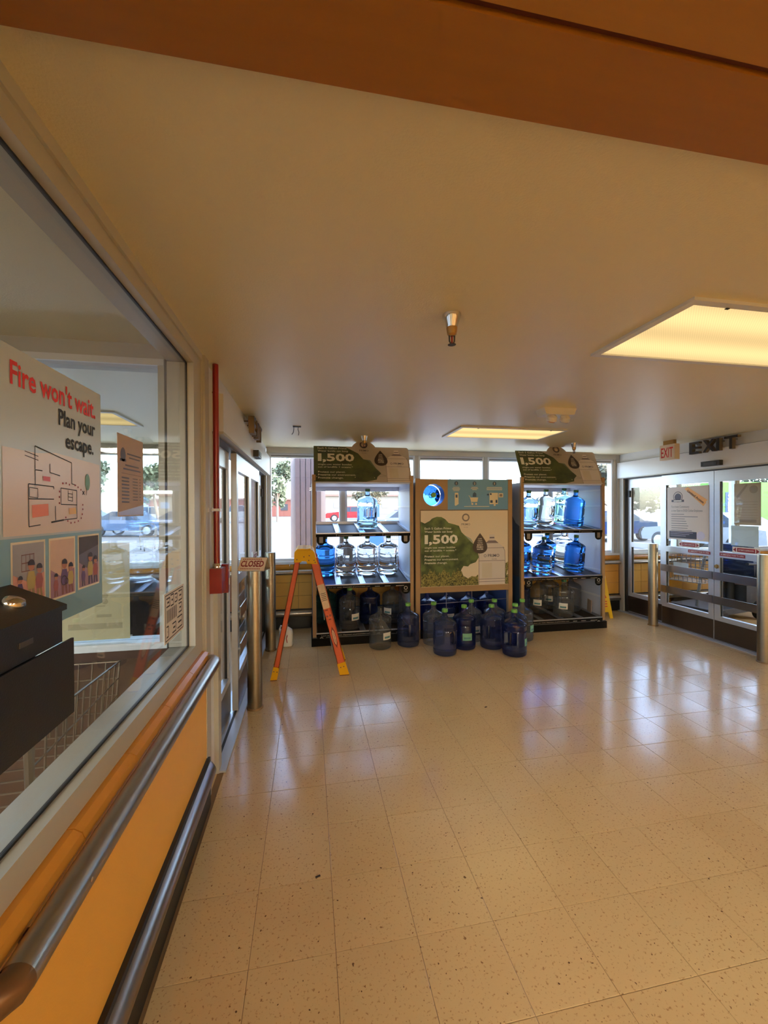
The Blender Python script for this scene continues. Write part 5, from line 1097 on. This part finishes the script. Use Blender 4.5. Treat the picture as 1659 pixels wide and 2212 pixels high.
# ================================================================== SHOPPING CARTS
WIRE = M('cart_wire', (120, 108, 94), .4, .7)
def cart(loc, rz, label, name='shopping_cart', grip=BLACK, kid=True):
    t = thing(name, label, 'shopping cart', (0, 0, 0), 'shopping carts'); w0, w1, l_ = .20, .27, .82
    fr = MB(); pt = lambda u, s, z: (s*(w0+(w1-w0)*u)*1.0, -l_/2+u*l_, z)
    def zb(u): return .50-.10*u*0+.06*(1-u)
    def zt(u): return .98-.10*(1-u)
    bk = MB()
    for k in range(12):
        u = k/11
        for s in (-1, 1): bk.tube([pt(u*.92+.04, s*.9, zb(u)), pt(u, s, zt(u))], .0035, 5, False)
        bk.tube([pt(u*.92+.04, -.9, zb(u)), pt(u*.92+.04, .9, zb(u))], .0035, 5, False)
    for k in range(5):
        q = k/4; ring_ = [(s, u) for s, u in ((-1, 1), (-1, 0), (1, 0), (1, 1))]
        bk.tube([(s*(w0+(w1-w0)*u)*(.9+.1*q), -l_/2+(u*.92+.04 if q == 0 else u)*l_, zb(u)*(1-q)+zt(u)*q) for s, u in ring_], .0045 if k in (0, 4) else .0035, 5, False)
    for k in range(8):
        x = -w0*.9+k*w0*1.8/7; bk.tube([(x, -l_/2+.03, zb(0)), (x*1.1, -l_/2, zt(0))], .0035, 5, False)
    bk.build('basket', WIRE, t)
    for s in (-1, 1):
        fr.tube([(s*.24, -.36, .13), (s*.27, .36, .17), (s*.27, .42, .5), (s*.27, .44, .98), (s*.25, .52, 1.03)], .012, 8)
    fr.tube([(-.24, -.36, .13), (.24, -.36, .13)], .012, 8); fr.build('frame', WIRE, t)
    MB().tube([(-.26, .52, 1.03), (.26, .52, 1.03)], .016, 10).build('handle', grip, t)
    for s, y in ((-1, -.36), (1, -.36), (-1, .36), (1, .36)):
        MB().lathe([(.02, -.014), (.058, -.012), (.06, 0), (.058, .012), (.02, .014)], 16, (s*.25, y, .061), 'X').build('wheel', BLACK, t); MB().bar((s*.25, y, .06), (s*.25, y, .16), .03, .02).build('caster_fork', WIRE, t)
    t.location = loc; t.rotation_euler = (0, 0, rz); return t
cart((-1.08, 1.74, 0), R(183), 'wire shopping cart inside the cart room, seen through the interior window')
cart((-1.12, .62, 0), R(181), 'wire shopping cart nested nearer in the dark cart room')
# litter bin in the left vestibule
t = thing('litter_bin', 'black litter bin in the left vestibule below its far window', 'bin', (-1.72, 4.5, 0))
MB().lathe([(.20, 0), (.22, .02), (.235, .72), (.24, .74)], 24, (-1.72, 4.5, 0)).build('drum', BLKP, t); MB().lathe([(.245, .74), (.245, .78), (.22, .86), (.14, .92), (.02, .93)], 24, (-1.72, 4.5, 0)).build('dome_lid', BLKP, t); box('bin_plate', WHITE, t, -1.77, -1.67, 4.262, 4.268, .35, .42)
# electric mobility cart in the right vestibule
t = thing('mobility_cart', 'electric mobility cart with black seat and wire basket beyond the right doors', 'mobility cart', (0, 0, 0)); a = t
MB().box(-.30, .30, -.62, .45, .12, .20).build('base_deck', DGREY, t); MB().lathe([(.10, .20), (.09, .22), (.055, .24), (.055, .52)], 18, (0, .28, 0)).build('seat_post', DGREY, t)
se = MB().box(-.24, .24, .04, .50, .52, .60).build('seat', BLKP, t)
m_ = MB(); m_.prism([(-.235, .58), (.235, .58), (.24, .80), (.21, 1.02), (.16, 1.06), (-.16, 1.06), (-.21, 1.02), (-.24, .80)], (0, .42, 0), (1, 0, 0), (0, 0, 1), (0, -1, 0), .10); m_.rotated(R(8), (0, .45, .6)).build('backrest', M('seat_navy', (30, 34, 52), .5, var=.2), t)
for s in (-1, 1): MB().tube([(s*.26, .42, .58), (s*.28, .42, .78), (s*.28, .15, .80)], .022, 10).build('armrest', BLKP, t)
MB().tube([(0, -.50, .20), (0, -.42, .60), (0, -.30, .95)], .02, 10).build('tiller', M('tiller_grey', (120, 118, 114), .4), t)
MB().tube([(-.26, -.18, .98), (-.20, -.30, 1.0), (.20, -.30, 1.0), (.26, -.18, .98)], .018, 10).build('handlebar', BLKP, t); MB().box(-.09, .09, -.36, -.25, .92, 1.02).build('control_head', M('control_pale', (190, 196, 206), .4), t)
bk = MB()
for k in range(9):
    x = -.24+k*.06; bk.tube([(x, -.80, .58), (x, -.84, .92)], .004, 5, False); bk.tube([(x, -.45, .58), (x, -.43, .92)], .004, 5, False); bk.tube([(x, -.80, .58), (x, -.45, .58)], .004, 5, False)
for k in range(6):
    y = -.80+k*.07
    for s in (-1, 1): bk.tube([(s*.24, y, .58), (s*.25, y-.01, .92)], .004, 5, False)
for z, w_ in ((.58, .24), (.69, .243), (.80, .247), (.92, .25)): bk.tube([(-w_, -.82, z), (w_, -.82, z), (w_, -.44, z), (-w_, -.44, z), (-w_, -.82, z)], .005, 5, False)
bk.build('front_basket', WIRE, t); MB().box(-.10, .10, -.852, -.848, .66, .84).build('basket_sign', WHITE, t)
MB().box(-.20, .20, .30, .58, .20, .46).build('motor_cover', DGREY, t); MB().box(-.235, -.205, .34, .50, .22, .40).build('side_fairing', M('maroon_cover', (120, 34, 30), .4), t)
for s, y, r_w in ((-1, .36, .13), (1, .36, .13), (-1, -.5, .10), (1, -.5, .10)): MB().lathe([(.03, -.035), (r_w-.01, -.033), (r_w, -.02), (r_w, .02), (r_w-.01, .033), (.03, .035)], 20, (s*.32, y, r_w), 'X').build('wheel', BLACK, t)
t.location = (5.97, 5.04, 0); t.rotation_euler = (0, 0, R(-78.5))

# ================================================================== OUTSIDE
gz = lambda y: 0 if y < 9 else .009*(y-9)
GRD = M('pale_asphalt', (96, 96, 95), .9, var=.08, scale=.6); WALK = M('sidewalk', (205, 199, 188), .85, var=.05, scale=2)
st = MB().add([(-60, 9, -.04), (90, 9, -.04), (90, 120, gz(120)), (-60, 120, gz(120))], [(0, 1, 2, 3)]).box(-60, LX0-.6, -30, 9, -.3, -.04).box(RX1+.6, 90, -30, 9, -.3, -.04).build('ground_lot', GRD, None); struct(st, 'sun-bleached parking lot outside the windows', 'ground')
st = MB().box(-60, 90, YF+.15, 9, -.3, -.02).build('ground_sidewalk', WALK); struct(st, 'pale concrete sidewalk outside the windows', 'ground')
for k in range(8):
    y = 18+k*.0; x = -14+k*4.2
    o = MB().add([(x, 17, gz(17)+.004-.03), (x+.12, 17, gz(17)+.004-.03), (x+.12, 22, gz(22)+.004-.03), (x, 22, gz(22)+.004-.03)], [(0, 1, 2, 3)]).build('ground_line', M('lot_paint', (236, 234, 226), .8)); struct(o, 'white parking bay line', 'road marking')
# porch column with fluted block face
t = thing('porch_column', 'stucco porch column with dark fluted block face outside the far window', 'column', (0, 8.2, 0))
box('core', M('stucco_pink', (150, 136, 130), .8, var=.05), t, -.345, .32, 8.03, 8.7, -.02, 3.2)
FL = M('fluted_block', (84, 70, 70), .9, var=.18, scale=9, bump=.6, bscale=40)
for k, x in enumerate((-.255, -.155, -.055, .045, .145)): 
    MB().box(x, x+.085, 7.97, 8.03, -.02, 2.62).build('fluted_rib', FL, t)
# buildings
t = thing('brick_building', 'low red brick building far across the parking lot', 'building', (-8, 72, gz(72)))
box('wall', M('brick_far', (132, 78, 64), .85, var=.08, scale=3), t, -26, .4, 70, 78, gz(70), 3.3); box('roof_edge', M('roof_far', (140, 110, 96), .8), t, -26.3, .7, 69.8, 78.2, 3.3, 3.55)
for x in (-7.2, -4.6, -2.3): box('window', DGREY, t, x, x+1.1, 69.96, 70, 1.55, 2.6)
t = thing('beige_building', 'long pale beige building far behind the red car', 'building', (18, 85, gz(85)))
box('wall', M('beige_far', (150, 138, 120), .85), t, 2, 40, 84, 92, gz(84), 4.4); box('roof_edge', M('roof_far', (140, 110, 96), .8), t, 1.6, 40.4, 83.7, 92.3, 4.4, 4.8)
for x in range(5, 38, 5): box('window', M('far_window', (150, 160, 172), .3), t, x, x+1.6, 83.95, 84, 2.0, 3.2)
st = MB(); n = 40
for i in range(n+1):
    x = -140+300*i/n; st.v += [Vector((x, 175, 0)), Vector((x, 185, 4.2+2.2*math.sin(i*.55)+1.2*math.sin(i*1.3)))]
st.f = [(2*i, 2*i+2, 2*i+3, 2*i+1) for i in range(n)]; st = st.build('ground_hills', M('dry_hills', (128, 118, 104), .9)); struct(st, 'dry hills on the horizon', 'hills')
# trees
BARK = M('bark', (150, 128, 108), .9, var=.15)
def tree(x, y, h, rx, rz, label, mat, seed, n=1100, trunk=.14, ls=.34, lean=0):
    rr = random.Random(seed); z0 = gz(y); t = thing('tree', label, 'tree', (x, y, z0), 'trees outside')
    cz = z0+h-rz; br = MB(); br.tube([(x, y, z0-.05), (x+lean*.4, y, z0+h*.3), (x+lean, y, cz)], [trunk, trunk*.8, trunk*.4], 8)
    clumps = []
    for k in range(9):
        a = rr.uniform(0, 6.28); q = rr.uniform(.3, .8); c = Vector((x+lean+math.cos(a)*rx*q, y+math.sin(a)*rx*q, cz+rr.uniform(-.6, .75)*rz)); clumps.append((c, rr.uniform(.3, .5)))
        br.tube([(x+lean*.8, y, cz-rz*.7), tuple((Vector((x+lean, y, cz-rz*.4))+c)/2), tuple(c)], [trunk*.4, trunk*.25, trunk*.1], 5)
    br.build('trunk', BARK, t); m_ = MB()
    for k in range(n):
        c, s = clumps[rr.randrange(9)]; d = Vector((rr.gauss(0, 1), rr.gauss(0, 1), rr.gauss(0, 1))); d = d.normalized()*rr.random()**.4
        p = c+Vector((d.x*rx*s, d.y*rx*s, d.z*rz*s)); a = Vector((rr.gauss(0, 1), rr.gauss(0, 1), rr.gauss(0, 1))).normalized(); b = a.orthogonal().normalized(); L = ls*rr.uniform(.6, 1.3)
        m_.add([p-a*L/2, p+b*L*.3, p+a*L/2, p-b*L*.3], [(0, 1, 2, 3)])
    o = m_.build('crown', mat, t); o['kind'] = 'stuff'; return t
LF1 = leaf_mat('leaf_a', (74, 84, 60), (112, 118, 88), 1.2); LF2 = leaf_mat('leaf_b', (66, 82, 64), (102, 114, 90), 1.4); LF3 = leaf_mat('leaf_c', (66, 64, 44), (100, 96, 66), 1.0)
tree(-3.4, 46, 7.0, 2.1, 2.9, 'slim tree before the brick building, seen beside the column', LF1, 1, ls=.5)
tree(-5.6, 50, 5.0, 1.4, 1.9, 'smaller tree at the left edge of the far left window', LF3, 2, ls=.5)
tree(8.5, 53, 4.7, 2.9, 1.7, 'round tree behind the red car, seen through the left rack', LF3, 3, ls=.5)
tree(-14.2, 28, 4.6, 1.5, 1.3, 'tree seen left of the hours notice through the cart room', LF2, 4, ls=.35, lean=.5)
tree(-9.4, 28.5, 4.4, 1.5, 1.2, 'tree seen right of the hours notice through the cart room', LF1, 5, ls=.35, lean=-.6)
tree(20.6, 24.5, 5.2, 3.4, 2.3, 'bushy olive tree seen through the right sidelite', LF3, 6, 3600, ls=.5)
tree(30, 21.5, 5.4, 2.2, 1.8, 'tree behind the green truck', LF2, 8, ls=.4)
# cars
TYRE = M('tyre', (30, 30, 32), .8); RIM = M('rim', (196, 200, 206), .3, .8); CGL = M('car_glass', (44, 52, 62), .35, .0, spec=.3)
def car(x, y, rz, rgb, label, kind='sedan', k_=1):
    t = thing('parked_car', label, 'car', (0, 0, 0), 'parked cars'); pm = M('paint_%d_%d_%d' % rgb, rgb, .22, .1, var=.02, coat=.6)
    if kind == 'sedan': low = [(-2.3,.35),(2.25,.35),(2.3,.62),(2.15,.82),(1.15,.92),(-1.6,.95),(-2.25,.88)]; cab = [(-1.55,.93),(1.05,.91),(.35,1.40),(-.75,1.43)]
    elif kind == 'suv': low = [(-2.3,.42),(2.3,.42),(2.35,.75),(2.2,1.0),(1.2,1.08),(-2.25,1.1)]; cab = [(-2.2,1.08),(1.15,1.06),(.5,1.68),(-2.0,1.72)]
    else: low = [(-2.8,.5),(2.8,.5),(2.85,.85),(2.7,1.1),(1.4,1.18),(-2.8,1.12)]; cab = [(-.6,1.12),(1.35,1.16),(.75,1.78),(-.4,1.8)]
    MB().prism(low, (0, -.88, 0), (1, 0, 0), (0, 0, 1), (0, -1, 0), 1.76).build('body', pm, t)
    cb = MB(); k = len(cab); ins = .14
    cb.add([(a, -.85 if i < 2 else -.68, b) for i, (a, b) in enumerate(cab)]+[(a, .85 if i < 2 else .68, b) for i, (a, b) in enumerate(cab)], [(0,1,2,3),(7,6,5,4),(0,4,5,1),(1,5,6,2),(2,6,7,3),(3,7,4,0)]); c_ = cb.build('cabin', CGL, t)
    a, b = cab[2], cab[3]; MB().box(b[0]-.02, a[0]+.02, -.69, .69, a[1]-.02, a[1]+.03).build('roof', pm, t)
    for s in (-1, 1):
        for px in (.0 if kind != 'truck' else .2,): MB().bar((px-.1, s*.86, cab[0][1]), (px-.12, s*.70, a[1]), .10, .03, (1, 0, 0)).build('pillar', pm, t)
    for s in (-1, 1):
        for wx_ in (-1.42, 1.42) if kind != 'truck' else (-1.75, 1.75):
            o = MB().lathe([(.15, -.11), (.33, -.11), (.34, -.08), (.34, .08), (.33, .11), (.15, .11)], 22, (wx_, s*.83, .34), 'Y').build('wheel', TYRE, t); MB().lathe([(.03, -.125), (.22, -.12), (.22, .12), (.03, .125)], 14, (wx_, s*.83, .34), 'Y').build('rim', RIM, o)
    for s in (-.6, .6): MB().box(2.2, 2.32, s-.18, s+.18, .62, .76).build('headlight', WHITE, t); MB().box(-2.3 if kind != 'truck' else -2.82, -2.2, s-.16, s+.16, .68, .84).build('tail_light', INKR, t)
    t.location = (x, y, gz(y)-.01); t.rotation_euler = (0, 0, rz); t.scale = (k_, k_, k_)
car(4.3, 45, R(180), (150, 10, 24), 'red car parked outside, seen through the left rack', 'sedan', 1.15)
car(-7.6, 45, R(0), (140, 146, 148), 'white pickup truck at the edge of the far left window', 'truck')
car(-12.9, 37, R(8), (150, 152, 154), 'white suv parked outside, seen through the cart room', 'suv')
car(-10.2, 26.2, R(-12), (70, 96, 130), 'pale blue sedan parked outside, seen through the cart room')
car(-15.5, 33, R(5), (30, 84, 140), 'bright blue car behind the pale sedan, seen through the cart room')
car(15.4, 21.0, R(8), (120, 122, 122), 'silver sedan seen through the right sidelite')
car(14.2, 17.6, R(185), (30, 52, 104), 'blue sedan low in the right sidelite')
car(14.4, 12.3, R(92), (150, 150, 152), 'white sedan with red tail light beside the green truck')
car(6.2, 27, R(180), (104, 118, 140), 'grey-blue sedan behind the cart corral, seen through the left rack')
# green and blue box truck
t = thing('box_truck', 'bright green box truck with blue panel and white letters outside the right doors', 'truck', (18.2, 14.2, gz(14)))
zt = gz(14); fx0 = 15.75
GRN = M('truck_green', (86, 148, 24), .35, var=.03); TBL = M('truck_blue', (8, 62, 118), .35, var=.04)
ta = R(-14); 
bxm = MB().box(15.75, 21.5, 13.2, 15.4, .55+zt, 2.62); bxm.build('cargo_box', GRN, t)
F = Fr((0, 13.2, 0), (1, 0, 0), (0, 0, 1)); F.rect(MB(), 15.95, 1.30, 17.55, 2.22, .01).build('blue_panel', TBL, t); F.rect(MB(), 15.75, .56+zt, 21.5, 1.12, .01).build('blue_skirt', M('truck_sky', (8, 96, 156), .35), t)
F.text(MB(), 'S', 16.05, 1.92, .22, .2, .02, .02).build('lettering', WHITE, t); F.text(MB(), 'PU', 16.05, 1.5, .34, .62, .03, .02).build('lettering', WHITE, t)
MB().box(21.5, 23.3, 13.25, 15.35, .55+zt, 2.3).build('cab', WHITE, t)
for x in (16.8, 20.4, 22.6):
    for y in (13.45, 15.15): MB().lathe([(.2, -.12), (.44, -.12), (.45, 0), (.44, .12), (.2, .12)], 18, (x, y, .45+zt-.02), 'Y').build('wheel', TYRE, t)
# cart corral outside
t = thing('cart_corral', 'white tube cart corral with blue sign outside the far windows', 'cart corral', (3.2, 16, gz(16)))
CW = M('corral_white', (170, 176, 184), .4, .2); z0 = gz(16)
for x in (2.2, 3.0, 3.8, 4.6): MB().tube([(x, 16, z0-.02), (x, 16, z0+1.15)], .03, 8).build('post', CW, t)
for z in (.35, .75, 1.15): MB().tube([(2.2, 16, z0+z), (4.6, 16, z0+z)], .025, 8).build('rail', CW, t)
for x in (2.2, 4.6): MB().tube([(x, 16, z0+1.1), (x, 18.6, z0+1.1)], .025, 8).build('rail', CW, t)
box('sign', M('sign_blue', (52, 96, 190), .4), t, 2.25, 2.75, 15.95, 15.97, z0+1.25, z0+1.75); box('lower_panel', M('sign_blue', (52, 96, 190), .4), t, 2.3, 2.95, 15.96, 15.98, z0+.1, z0+.6)
for k, (x, y) in enumerate(((3.1, 14.4), (4.2, 14.7))): 
    o = cart((x, y, gz(y)-.03), R(70+20*k), ['outdoor shopping cart left of the other by the corral', 'outdoor shopping cart right of the other by the corral'][k])
cart((-6.2, 17.5, gz(17)-.03), R(30), 'outdoor shopping cart on the lot, seen through the cart room')
# lamp post
t = thing('lamp_post', 'thin parking lot lamp post above the kiosk', 'lamp post', (14.3, 40, gz(40)))
MB().tube([(14.3, 40, gz(40)-.1), (14.3, 40, 9.5)], [.09, .06], 8).build('pole', M('pole_grey', (190, 190, 190), .5), t); MB().bar((14.3, 40, 9.4), (15.3, 40, 9.5), .3, .14).build('lamp_head', DGREY, t)

for o in bpy.data.objects:
    if '_o' in o.keys(): del o['_o']
